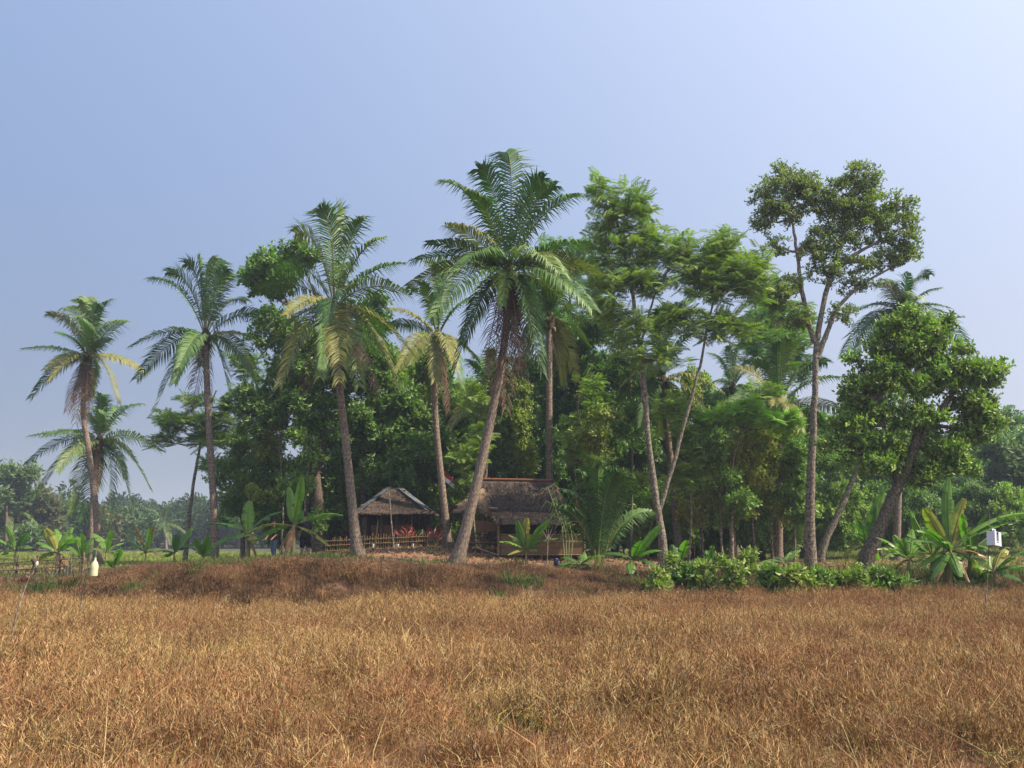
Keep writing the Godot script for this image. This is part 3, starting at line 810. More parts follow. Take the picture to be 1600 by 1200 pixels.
	# the dense wall of trees behind the huts
	var wall := [
		[640, 43, 560, 60, 250, "dark tree behind the ragged palm and the flag", dark, "broad"],
		[715, 44, 600, 55, 230, "mid green tree behind the trunk of the tallest leaning palm", mid, "medium"],
		[770, 42, 640, 50, 200, "low light green tree right behind the ridge of the bamboo walled hut", bright, "medium"],
		[835, 45, 560, 60, 270, "dense tree behind the palm with orange dying fronds", mid, "broad"],
		[905, 40, 500, 60, 330, "tall dark tree beside the palm with orange dying fronds", Color(0.055, 0.105, 0.03), "medium"],
		[960, 42, 560, 60, 280, "dark tree with a hidden trunk behind the young trunkless palm", dark, "medium"],
		[890, 44, 380, 55, 150, "high feathery tree whose crown shows past the tallest palm's fronds", Color(0.085, 0.15, 0.04), "feather"],
		[1020, 43, 640, 55, 200, "dark undertree behind the forked feathery tree", dark, "medium"],
		[1085, 44, 620, 55, 220, "shaded tree between the forked tree and the yellow tinged tree", Color(0.055, 0.105, 0.03), "broad"],
		[1190, 43, 660, 55, 190, "green tree behind the yellow tinged tree", mid, "medium"],
		[1255, 46, 640, 50, 210, "tree behind the tall pale trunk with small drooping leaves", mid, "medium"],
		[1215, 42, 460, 50, 110, "feathery tree crown behind the tall pale trunked tree", Color(0.09, 0.15, 0.045), "feather"],
		[670, 54, 610, 70, 240, "pale tree far back between the two huts", bright, "broad"],
		[790, 53, 600, 70, 240, "pale tree far back over the ridge of the bamboo walled hut", mid, "broad"],
		[930, 54, 560, 70, 280, "tree far back behind the young trunkless palm", mid, "broad"],
		[1060, 54, 600, 70, 250, "tree far back behind the dark palm", bright, "broad"],
		[1170, 55, 620, 70, 230, "tree far back behind the small pale palm", mid, "broad"],
		[560, 45, 640, 50, 210, "dark tree between the forked dark tree and the hip roofed hut", dark, "broad"],
	]
	for a in wall:
		var px: float = a[0]
		var top: float = a[2]
		var hw: float = a[3]
		var deep: float = a[4]
		var pads := []
		var rows := int(maxf(3.0, deep / 48.0))
		for k in rows:
			var y := top + 24.0 + (deep - 40.0) * k / (rows - 1.0)
			for s in 3:
				pads.append([px + (s - 1) * hw * 0.62 + rng.randf_range(-10, 10), y + rng.randf_range(-14, 14), hw * 0.5, 28.0, 210, rng.randf_range(-1.2, 1.2)])
		tree("grove_tree", a[5], "trees crowded behind the huts", px, a[1], [[[px + 3, 790], [px - 4, 700], [px + 2, top + 40]]], 0.19, M.bark, TW[a[7]], a[6], pads, 1.15, 0.75 if a[7] != "feather" else 0.4)
	# slim saplings standing between the big trees
	var sa := [[905, 35, 610, "beside the end of the bamboo wall"], [948, 33, 650, "behind the young trunkless palm's fronds"], [985, 36, 560, "behind the stem of the forked feathery tree"], [1075, 33, 640, "between the forked feathery tree and the dark palm"], [1098, 36, 600, "close to the dark palm's drooping frond"], [1128, 33, 690, "in front of the yellow tinged tree"], [1180, 35, 610, "between the umbrella shaped tree and the skirted palm"], [1208, 35, 690, "leaning against the skirted palm's dead fronds"], [1240, 34, 700, "just beside the tall pale trunk"], [745, 36, 620, "behind the flag and the leaning palm"], [820, 37, 610, "rising over the ridge of the bamboo walled hut"], [480, 36, 690, "next to the forked dark leaved tree"], [600, 41, 560, "rising behind the hip roofed hut"], [440, 38, 640, "behind the upright banana leaves"]]
	for k in sa.size():
		var a: Array = sa[k]
		var px: float = a[0]
		var ty: float = a[2]
		var pads := []
		for q in 5:
			pads.append([px + rng.randf_range(-26, 26), ty + q * rng.randf_range(22, 34), rng.randf_range(16, 30), rng.randf_range(12, 22), 90, rng.randf_range(-0.6, 0.6)])
		tree("sapling", "slim sapling with a sparse sunlit crown, " + a[3], "saplings of the grove", px, a[1], [[[px + rng.randf_range(-6, 6), 780], [px + rng.randf_range(-8, 8), 700], [px, ty + 10]]], 0.06, M.palebark, TW.medium if k % 3 else TW.feather, [bright, Color(0.13, 0.17, 0.035), mid][k % 3], pads, 1.0)
	# undergrowth shrubs
	var sh := [[590, 40, "behind the hip roofed hut"], [655, 40, "between the hip roofed hut and the flag"], [725, 40, "behind the ragged palm and the woven mat"], [925, 36, "behind the young trunkless palm"], [975, 37, "behind the bananas by the forked feathery tree"],
		[1010, 39, "behind the fork of the feathery tree"], [1085, 38, "behind the dark palm's trunk"], [1120, 40, "behind the yellow tinged tree"], [1175, 39, "between the yellow tinged tree and the skirted palm"], [1235, 40, "behind the skirted palm's trunk"], [440, 44, "behind the person in jeans"], [540, 42, "behind the purple leaved plant by the fence"],
		[1290, 46, "behind the bare slanting trunk's foot"], [1325, 44, "beyond the tall backlit banana leaf"], [1375, 46, "behind the leaning trunk, in its shade"], [1425, 45, "behind the wide low leaved banana plant"], [1475, 47, "behind the upright banana leaf"], [1525, 46, "behind the folded banana leaf coloured as if backlit"], [1575, 45, "behind the white canister's stick"], [1620, 46, "at the last banana plant"], [1205, 46, "behind the skirted palm and its dead fronds"], [1145, 47, "far behind the thin pale trunk"]]
	for a in sh:
		var px: float = a[0]
		tree("shrub", "dark green shrub " + a[2], "shrubs below the trees", px, a[1], [[[px, 840], [px + 4, 810]]], 0.05, M.bark, TW.medium, [mid, bright, dark][rng.randi() % 3],
			[[px, 830, 28, 24, 260], [px - 18, 805, 22, 24, 200], [px + 18, 800, 24, 26, 220], [px, 775, 22, 20, 150]], 1.1)
	# cassava-like bushes along the edge of the field
	var bu := [[1045, 893, 15, 20, 23.5], [1075, 898, 14, 20, 23.0], [1100, 902, 15, 18, 22.6], [1140, 900, 27, 24, 22.2], [1208, 905, 16, 20, 22.0], [1238, 910, 11, 18, 21.6], [1262, 915, 13, 17, 21.4], [1285, 908, 12, 20, 21.8], [1312, 905, 16, 22, 22.0], [1342, 914, 15, 18, 21.6], [1376, 910, 18, 20, 21.8], [1028, 910, 8, 12, 22.4], [1170, 885, 18, 16, 24.0], [1400, 915, 14, 16, 22.0]]
	var bl := ["beside the fork of the feathery tree", "below the dark palm's trunk", "narrow and dark, next to the broadest bush", "the broadest of the row with two rounded tops", "beside the bare red earth patch", "narrow and upright, below the skirted palm", "low and pale, before the tall pale trunk", "slim, next to the low pale bush", "tall, between the slim bush and the leaning trunk", "below the leaning trunk of the dense tree", "against the foot of the leaning trunk", "the smallest, at the end of the row by the dry grass", "behind the bare red earth patch", "at the end of the row by the banana clump"]
	for k in bu.size():
		var a: Array = bu[k]
		var px: float = a[0]
		var g := G(px, a[4])
		tree("bush", "light green bush " + bl[k], "bushes along the field edge", px, a[4], [[[px, a[1] + a[3] * 0.3], [px + 2, a[1]]]], 0.025, M.bark, TW.big if k % 3 else TW.broad, [Color(0.11, 0.155, 0.036), Color(0.075, 0.125, 0.032), Color(0.125, 0.165, 0.042)][k % 3],
			[[px, a[1] - 4, a[2] * 0.66, a[3] * 0.95, 64], [px, a[1] + a[3] * 0.6, a[2] * 0.72, a[3] * 0.7, 50]], 0.52, 1.0)
	# the wood on the far side, behind the banana clump
	var fr := [[1300, 62, 690, 60], [1350, 58, 720, 55], [1420, 66, 690, 65], [1480, 60, 740, 55], [1545, 64, 690, 60], [1600, 58, 680, 55], [1570, 75, 650, 60], [1650, 66, 660, 60], [1240, 64, 720, 55], [1500, 80, 680, 60]]
	var fl := ["behind the bare slanting trunk", "behind the foot of the leaning trunk", "right behind the dense bright green tree", "low, behind the upright banana leaf", "behind the white plastic canister", "at the edge of the wood with pale twigs", "below the hazy palm", "the last one of the wood", "behind the tall pale trunk", "deep in the wood behind the banana clump"]
	for k in fr.size():
		var a: Array = fr[k]
		var px: float = a[0]
		var pads := []
		for r in 5:
			for s in 3:
				pads.append([px + (s - 1) * a[3] * 0.6 + rng.randf_range(-10, 10), a[2] + 20 + (840.0 - a[2] - 20.0) * r / 4.0 + rng.randf_range(-12, 12), a[3] * 0.45, 24.0, 110, rng.randf_range(-2, 2)])
		tree("wood_tree", "dark hazy tree " + fl[k], "trees of the wood behind the bananas", px, a[1], [[[px, 800], [px + 5, a[2] + 30]]], 0.2, M.bark, TW.broad, [dark, mid, Color(0.05, 0.08, 0.028)][k % 3], pads, 1.7)
	# trees standing in the haze beyond the fence
	var lf := [[10, 90, 728, 45], [55, 96, 765, 40], [100, 100, 790, 40], [-40, 92, 740, 45], [150, 105, 800, 36], [205, 110, 800, 34]]
	var ll := ["tallest, with a domed crown", "with a brownish crown behind the slender palm", "behind the short drooping palm", "at the end of the hazy row", "low and yellowish, behind the palm trunks", "low, between the palms and the wooded hill"]
	for k in lf.size():
		var a: Array = lf[k]
		var px: float = a[0]
		var pads := []
		for r in 3:
			for s in 3:
				pads.append([px + (s - 1) * a[3] * 0.55 + rng.randf_range(-6, 6), a[2] + 14 + (845.0 - a[2] - 14.0) * r / 2.2 + rng.randf_range(-8, 8), a[3] * 0.42, 18.0, 110, rng.randf_range(-2, 2)])
		tree("hazy_tree", "hazy green tree beyond the fence, " + ll[k], "trees in the haze beyond the fence", px, a[1], [[[px, 820], [px, a[2] + 20]]], 0.25, M.bark, TW.broad, [Color(0.05, 0.085, 0.028), Color(0.055, 0.065, 0.026), Color(0.035, 0.065, 0.024)][k % 3], pads, 2.2)

func distant_wood() -> void:
	var b := MB.new()
	b.tube([Vector3(0, -0.5, 0), Vector3(0.1, 2, 0), Vector3(0, 4.5, 0)], [0.25, 0.2, 0.1], 5, Color(0.5, 0.35, 0.25))
	for lobe in 9:
		var c := Vector3(rng.randf_range(-2.2, 2.2), rng.randf_range(2.0, 7.0), rng.randf_range(-2.2, 2.2))
		var r := rng.randf_range(1.1, 1.9)
		for k in 110:
			var o := rdir()
			var p := c + o * r * pow(rng.randf(), 0.3)
			var d := (o + rdir() * 0.7).normalized()
			leaf(b, p, d, d.cross(rdir()).normalized(), 0.6, 0.4, jit(Color(1, 1, 1), 0.3))
	var m := b.mesh(M.leaf)
	var xf := []
	var cols := PackedColorArray()
	for k in 1500:
		var d := rng.randf_range(125.0, 330.0)
		var x := rng.randf_range(-1.0, 1.0) * (d * 0.82 + 20.0)
		var s := rng.randf_range(0.7, 1.25)
		xf.append(Transform3D(Basis(Vector3.UP, rng.randf() * TAU).scaled(Vector3(s, s * rng.randf_range(0.8, 1.15), s)), ground_at(x, -d)))
		var f := rng.randf_range(0.7, 1.3)
		cols.push_back(Color(0.042 * f * rng.randf_range(0.9, 1.3), 0.085 * f, 0.026 * f))
	var o := many("distant_wood", m, xf, cols, self)
	tag(o, "hazy wooded hill far beyond the fields", "wood", "", "stuff")

# ------------------------------------------------------------------ bananas and other plants
func banana_leaf(root: Node3D, C: Vector3, T: Vector3, w: float, col: Color, stand := false, called := "leaf") -> void:
	var b := MB.new()
	var L := C.distance_to(T)
	var Mid := C.lerp(T, 0.5) + Vector3.UP * L * (0.04 if stand else 0.24) + Vector3(rng.randf_range(-0.06, 0.06), 0, rng.randf_range(-0.06, 0.06)) * L
	var flat := Vector3(T.x - C.x, 0, T.z - C.z)
	if flat.length() < 0.2 * L:
		flat = Vector3(rng.randf_range(-0.4, 0.4), 0, 1)
	var hs := flat.normalized().cross(Vector3.UP)
	if stand:
		hs = Vector3(1, 0, rng.randf_range(-0.5, 0.5)).normalized()
	var pts := []
	var rad := []
	var n := 22
	for k in n + 1:
		var t := k / float(n)
		pts.append(C * (1 - t) * (1 - t) + Mid * 2 * t * (1 - t) + T * t * t)
		rad.append(lerpf(0.028, 0.004, t))
	b.tube(pts, rad, 5, Color(0.19, 0.22, 0.07) if col.g > col.r else Color(0.25, 0.16, 0.07), false)
	var droop := [rng.randf_range(0.1, 0.5), rng.randf_range(0.1, 0.5)]
	for s in 2:
		var sg := -1.0 if s == 0 else 1.0
		var slit := 0.0
		for k in range(3, n):
			var t0 := k / float(n)
			var t1 := (k + 1) / float(n)
			if rng.randf() < 0.28:
				droop[s] = rng.randf_range(0.05, 0.75)
				slit = 0.2
			else:
				slit = 0.0
			var tv: Vector3 = (pts[k + 1] - pts[k]).normalized()
			var sd := (hs - tv * hs.dot(tv)).normalized() * sg
			var up := sd.cross(tv) * sg
			if up.y < 0.0 and not stand:
				up = -up
			var wf := func(t: float) -> float: return w * 0.5 * pow(sin(clampf((t - 0.1) / 0.9, 0.0, 1.0) * PI * 0.93 + 0.12), 0.55)
			var e0: Vector3 = (sd * (1.0 - droop[s] * 0.35) - up * droop[s] * 0.8) * wf.call(t0)
			var e1: Vector3 = (sd * (1.0 - droop[s] * 0.35) - up * droop[s] * 0.8) * wf.call(t1)
			var lift := up * 0.10 * w
			var a: Vector3 = pts[k].lerp(pts[k + 1], slit * 0.3)
			var c: Vector3 = pts[k + 1]
			var m0 := a + e0 * 0.5 + lift * 0.5
			var m1 := c + e1 * 0.5 + lift * 0.5
			var cc := jit(col, 0.10)
			b.quad(a, m0, m1, c, cc)
			b.quad(m0, a + e0 + tv * slit * w * 0.3, c + e1, m1, jit(cc, 0.06))
	part(called, b, M.banana, root)

func banana(label: String, bpx: float, d: float, top: Array, leaves: Array, w := 0.5, r := 0.09) -> Node3D:
	var base := G(bpx, d)
	var root := thing("banana_plant", base, label, "banana plant", "banana plants")
	var c := P(top[0], top[1], d) - base
	if c.y < 0.25:
		c.y = 0.25
	var b := MB.new()
	var pts := []
	var rad := []
	for k in 9:
		var t := k / 8.0
		pts.append(Vector3(c.x * t * t, lerpf(-0.15, c.y, t), c.z * t))
		rad.append(lerpf(r, r * 0.5, t) * rng.randf_range(0.93, 1.07))
	b.tube(pts, rad, 8, Color(0.20, 0.17, 0.08))
	part("stem", b, M.plain, root)
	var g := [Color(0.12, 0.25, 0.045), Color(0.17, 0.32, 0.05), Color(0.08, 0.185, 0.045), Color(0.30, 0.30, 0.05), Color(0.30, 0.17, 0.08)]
	for l in leaves:
		var T := P(l[0], l[1], d) - base
		T = P(l[0], l[1], d - rng.randf_range(-0.6, 0.7)) - base
		T = c + (T - c) * rng.randf_range(1.1, 1.4)
		var stand: bool = T.y - c.y > 0.75 * absf(T.x - c.x) + 0.15
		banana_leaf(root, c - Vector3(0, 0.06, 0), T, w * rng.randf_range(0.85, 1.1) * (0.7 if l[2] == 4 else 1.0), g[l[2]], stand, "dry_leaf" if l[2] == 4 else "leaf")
	return root

func bananas() -> void:
	banana("banana plant with two upright leaves, beside the person in black", 457, 27.5, [459, 820], [[452, 770, 1], [468, 766, 1], [515, 809, 1], [506, 848, 3], [415, 838, 1], [400, 832, 3], [448, 862, 4], [442, 850, 4], [470, 800, 0]], 0.46, 0.1)
	banana("broad banana plant with one upright leaf, beside the person in jeans", 387, 28.5, [388, 832], [[390, 790, 1], [342, 822, 2], [355, 812, 0], [430, 806, 2], [424, 820, 2], [340, 850, 2], [396, 846, 3], [400, 868, 4], [374, 840, 0]], 0.5, 0.1)
	banana("bright banana plant with a yellow upright leaf, by the fence next to the hanging bottle", 88, 29, [90, 862], [[76, 836, 3], [88, 832, 1], [116, 846, 1], [66, 874, 3], [106, 885, 4], [96, 882, 4], [106, 834, 1], [62, 850, 0]], 0.46, 0.08)
	banana("thin banana plant behind the stick fence near the leaning stake", 22, 34, [24, 858], [[0, 846, 0], [12, 830, 1], [40, 836, 2], [46, 856, 0], [8, 866, 2]], 0.36, 0.06)
	banana("cluster of low banana leaves beyond the fence, behind the bottle", 165, 36, [166, 862], [[150, 840, 1], [172, 836, 1], [190, 850, 0], [146, 858, 0], [186, 866, 2]], 0.4, 0.06)
	banana("low banana plant on the bank below the thin feathery tree", 318, 29, [318, 868], [[298, 856, 2], [334, 850, 0], [340, 868, 2], [306, 846, 0], [324, 842, 1]], 0.36, 0.06)
	banana("small dark green banana plant right beside the hanging bottle", 128, 29, [128, 872], [[104, 855, 0], [118, 842, 0], [140, 848, 1], [148, 862, 2], [112, 868, 0], [128, 838, 1]], 0.4, 0.06)
	banana("banana seedling with three leaves, growing past the slender palm's foot", 178, 26, [178, 886], [[188, 864, 0], [160, 884, 2], [186, 896, 2], [168, 878, 0]], 0.26, 0.035)
	banana("spindly banana plant with a dried flower stalk, beyond the bank", 226, 33, [228, 862], [[212, 828, 4], [232, 834, 1], [250, 858, 0], [220, 866, 1], [238, 830, 4], [246, 868, 4], [208, 850, 2]], 0.34, 0.06)
	banana("banana plant with one long leaf pointing aside, near the feathery tree's foot", 272, 31, [272, 862], [[294, 832, 0], [250, 862, 2], [308, 856, 2], [262, 868, 0], [276, 838, 2]], 0.34, 0.06)
	banana("young banana plant with a yellow upright leaf, in front of the bamboo half wall", 822, 26.5, [822, 860], [[823, 818, 3], [785, 848, 1], [802, 842, 0], [848, 826, 0], [842, 862, 0], [800, 866, 3], [812, 826, 2], [860, 846, 2]], 0.32, 0.06)
	banana("banana plant with arching leaves, at the foot of the forked feathery tree", 985, 24.5, [988, 872], [[1022, 832, 1], [986, 894, 0], [1026, 862, 0], [1030, 888, 2], [950, 868, 2], [1000, 850, 0]], 0.36, 0.06)
	banana("low banana plant with big dark leaves, near the blue bottle", 905, 25, [906, 890], [[880, 872, 2], [920, 884, 2], [934, 872, 0], [888, 896, 2], [912, 866, 0], [872, 884, 0]], 0.34, 0.05)
	banana("small banana plant with one bright leaf, behind the bushes by the dark palm", 1062, 25.5, [1062, 878], [[1072, 850, 1], [1046, 868, 0], [1052, 856, 2], [1084, 880, 2], [1096, 884, 2]], 0.34, 0.05)
	banana("small banana plant between the broadest bush and the yellow tinged tree", 1112, 26, [1112, 880], [[1114, 856, 0], [1092, 876, 2], [1130, 880, 2], [1104, 862, 0]], 0.3, 0.05)
	banana("banana plant low below the skirted palm", 1226, 26, [1226, 880], [[1246, 862, 0], [1210, 872, 2], [1190, 884, 2], [1236, 866, 1], [1252, 884, 0]], 0.32, 0.05)
	banana("banana plant with a tall backlit leaf, behind the leaning trunk", 1356, 29, [1354, 848], [[1376, 782, 1], [1344, 822, 2], [1330, 838, 0], [1322, 866, 3], [1340, 872, 3], [1368, 868, 1], [1366, 800, 0]], 0.48, 0.08)
	banana("wide banana plant with many low leaves, between the leaning trunk and the upright leafed clump", 1420, 25.5, [1420, 872], [[1382, 848, 1], [1400, 842, 1], [1424, 836, 1], [1440, 850, 1], [1390, 872, 0], [1452, 862, 3], [1404, 884, 3], [1436, 882, 0], [1414, 848, 0], [1384, 862, 1]], 0.34, 0.07)
	banana("large banana clump with one tall upright leaf and a folded leaf coloured yellow as if backlit", 1482, 22.5, [1484, 858], [[1483, 774, 0], [1503, 796, 3], [1578, 818, 1], [1560, 828, 0], [1456, 812, 3], [1440, 834, 0], [1432, 846, 1], [1540, 858, 1], [1520, 880, 1], [1446, 880, 1], [1460, 896, 0], [1498, 894, 0], [1530, 868, 4], [1464, 905, 4], [1510, 902, 4], [1475, 850, 0]], 0.4, 0.12)  # the folded leaf's yellow paints sunlight passing through it
	banana("slanting banana plant with torn leaves, joined to the large clump on the bush side", 1458, 23.2, [1456, 866], [[1432, 818, 1], [1450, 806, 0], [1418, 848, 0], [1486, 836, 1], [1436, 884, 3], [1474, 886, 0], [1426, 868, 1]], 0.36, 0.09)
	banana("banana plant with broad dark leaves, between the large clump and the canister stick", 1516, 23.0, [1516, 868], [[1538, 816, 0], [1560, 840, 2], [1506, 820, 1], [1548, 882, 0], [1494, 880, 2], [1530, 896, 3]], 0.38, 0.09)
	banana("low spreading banana plant below the white canister", 1556, 22, [1552, 892], [[1592, 868, 1], [1602, 888, 0], [1580, 876, 1], [1524, 884, 1], [1548, 872, 1], [1590, 906, 2], [1532, 902, 0], [1570, 862, 3]], 0.34, 0.07)

func leafy_plant(called: String, label: String, category: String, group: String, base: Vector3, n: int, l: float, w: float, h: float, col: Color, stems := 3) -> void:
	var root := thing(called, base, label, category, group)
	for s in stems:
		var a := rng.randf() * TAU
		var top := Vector3(cos(a) * 0.25, h * rng.randf_range(0.6, 1.0), sin(a) * 0.25)
		var b := MB.new()
		b.tube([Vector3(cos(a) * 0.05, -0.1, sin(a) * 0.05), top * 0.6, top], [0.02, 0.016, 0.01], 5, Color(0.2, 0.14, 0.09))
		part("stem", b, M.plain, root)
		for k in n:
			b = MB.new()
			var d := Vector3(cos(k * 2.4), rng.randf_range(-0.2, 1.2), sin(k * 2.4)).normalized()
			var sd := d.cross(Vector3.UP).normalized()
			var p := top * rng.randf_range(0.6, 1.0)
			leaf(b, p, d, sd, l * rng.randf_range(0.7, 1.2), w, jit(col, 0.3))
			part("leaf", b, M.leaf, root)

func other_plants() -> void:
	var red := Color(0.16, 0.02, 0.035)
	for a in [[538, 36.0, "purple red leaved plant beside the tall yellow green palm's trunk"], [662, 36.2, "purple red leaved plant behind the fence, beside the hut wall"], [683, 36.0, "purple red leaved plant behind the fence, against the ragged palm's trunk"], [632, 34.4, "pinkish red leaved plant in front of the hip roofed hut's wall"]]:
		leafy_plant("red_shrub", a[2], "plant", "red leaved plants round the huts", G(a[0], a[1]), 12, 0.45, 0.1, 0.9, red if a[0] != 632 else Color(0.30, 0.06, 0.05), 3)
	leafy_plant("pale_shrub", "pale green leafy plant behind the fence, beside the hut corner", "plant", "", G(648, 35.0), 14, 0.3, 0.12, 1.0, Color(0.16, 0.24, 0.12), 3)
	# cane plant hanging over the half wall
	var base := G(888, 28.5)
	var root := thing("cane_plant", base, "tall cane plant with narrow pale leaves, in front of the thatched hut's half wall", "plant")
	for s in 4:
		var top := P(856 + s * 11, 762 + s * 16, 28.5) - base
		var b := MB.new()
		b.tube([Vector3(0.05 * s - 0.1, -0.1, 0), top * 0.5 + Vector3(0.15, 0, 0), top], [0.02, 0.018, 0.01], 5, Color(0.2, 0.24, 0.1))
		part("cane", b, M.plain, root)
		for k in 9:
			var t := 0.55 + 0.45 * k / 8.0
			var p := top * t + Vector3(0.15, 0, 0) * 2.0 * t * (1.0 - t)
			var a := k * 2.3 + s
			var q := p + Vector3(cos(a) * 0.28, 0.15, sin(a) * 0.2)
			var e := q + Vector3(cos(a) * 0.3, -0.3 - rng.randf() * 0.3, sin(a) * 0.2)
			b = MB.new()
			var w := Vector3(0.022, 0, 0.015)
			var col := jit(Color(0.16, 0.23, 0.11), 0.3)
			b.quad(p - w * 0.5, p + w * 0.5, q + w, q - w, col)
			b.tri(q - w, q + w, e, col)
			part("leaf", b, M.leaf, root)
	# pale leafless sapling
	base = G(850, 25.5)
	root = thing("bare_sapling", base, "pale leafless sapling with a forked top, in front of the bamboo half wall", "sapling")
	var b2 := MB.new()
	var q0 := P(856, 846, 25.5) - base
	b2.tube([Vector3(0, -0.1, 0), P(855, 875, 25.5) - base, q0], [0.028, 0.022, 0.016], 6)
	part("stem", b2, M.palebark, root)
	for t in [[846, 826], [852, 820], [864, 822], [870, 830], [858, 818]]:
		b2 = MB.new()
		b2.tube([q0, (q0 + P(t[0], t[1], 25.5) - base) * 0.5 + Vector3(0, 0.04, 0), P(t[0], t[1], 25.5) - base], [0.014, 0.01, 0.005], 5)
		part("branch", b2, M.palebark, root)

# ------------------------------------------------------------------ huts
func patch_roof(root: Node3D, c00: Vector3, c10: Vector3, c01: Vector3, c11: Vector3, sag: float, thick: float, col: Color, straws: int, cols: Array) -> MeshInstance3D:
	# c0? is the upper edge, c1? the eave: first index along the edge, second down the slope
	var b := MB.new()
	var n := 10
	var f := func(u: float, t: float) -> Vector3:
		return c00.lerp(c10, u).lerp(c01.lerp(c11, u), t) - Vector3(0, sag * 4.0 * t * (1.0 - t), 0)
	var nrm := (c10 - c00 + c11 - c01).cross(c01 - c00 + c11 - c10).normalized()
	if nrm.y < 0.0:
		nrm = -nrm
	var off := nrm * thick
	for iu in n:
		for it in n:
			var u0 := iu / float(n); var u1 := (iu + 1) / float(n)
			var t0 := it / float(n); var t1 := (it + 1) / float(n)
			var cc := jit(col, 0.25)
			b.quad(f.call(u0, t0), f.call(u1, t0), f.call(u1, t1), f.call(u0, t1), cc)
			b.quad(f.call(u0, t0) - off, f.call(u0, t1) - off, f.call(u1, t1) - off, f.call(u1, t0) - off, cc)
	for it in n:
		var t0 := it / float(n); var t1 := (it + 1) / float(n)
		for u in [0.0, 1.0]:
			b.quad(f.call(u, t0), f.call(u, t1), f.call(u, t1) - off, f.call(u, t0) - off, col)
		b.quad(f.call(t0, 1.0), f.call(t1, 1.0), f.call(t1, 1.0) - off, f.call(t0, 1.0) - off, col)
	var o := part("roof", b, M.thatch, root)
	var xf := []
	var cl := PackedColorArray()
	for k in straws:
		var u := rng.randf()
		var t := (floorf(rng.randf() * 12.0) + rng.randf() * 0.55) / 12.0
		if rng.randf() < 0.12:
			t = rng.randf_range(0.93, 1.0)
		var p: Vector3 = f.call(u, t)
		var down: Vector3 = (f.call(u, minf(t + 0.05, 1.0)) - f.call(u, minf(t + 0.05, 1.0) - 0.05)).normalized()
		down = down.rotated(nrm, rng.randf_range(-0.35, 0.35))
		var x := nrm.cross(down).normalized()
		var lift := rng.randf_range(-0.02, 0.16)
		var dn := (down + nrm * lift).normalized()
		var up := dn.cross(x).normalized()
		var s := rng.randf_range(0.7, 1.15)
		xf.append(Transform3D(Basis(x * s, up * s, dn * s), p + nrm * 0.012))
		var c: Color = cols[rng.randi() % cols.size()]
		cl.push_back(jit(c, 0.3))
	many("thatch", TW.straws, xf, cl, o)
	return o

func pole(called: String, root: Node3D, a: Vector3, c: Vector3, r: float, m: Material, col := Color.WHITE, knots := true) -> MeshInstance3D:
	var b := MB.new()
	var pts := []
	var rad := []
	var n := maxi(3, int(a.distance_to(c) / 0.12))
	for k in n + 1:
		pts.append(a.lerp(c, k / float(n)))
		rad.append(r * (1.12 if knots and k % 3 == 0 else 1.0))
	b.tube(pts, rad, 6, col)
	return part(called, b, m, root)

func board(called: String, root: Node3D, at: Vector3, size: Vector3, m: Material, basis := Basis.IDENTITY, col := Color.WHITE) -> MeshInstance3D:
	var b := MB.new()
	b.box(at, size, basis, col, minf(size.x, minf(size.y, size.z)) * 0.2)
	return part(called, b, m, root)

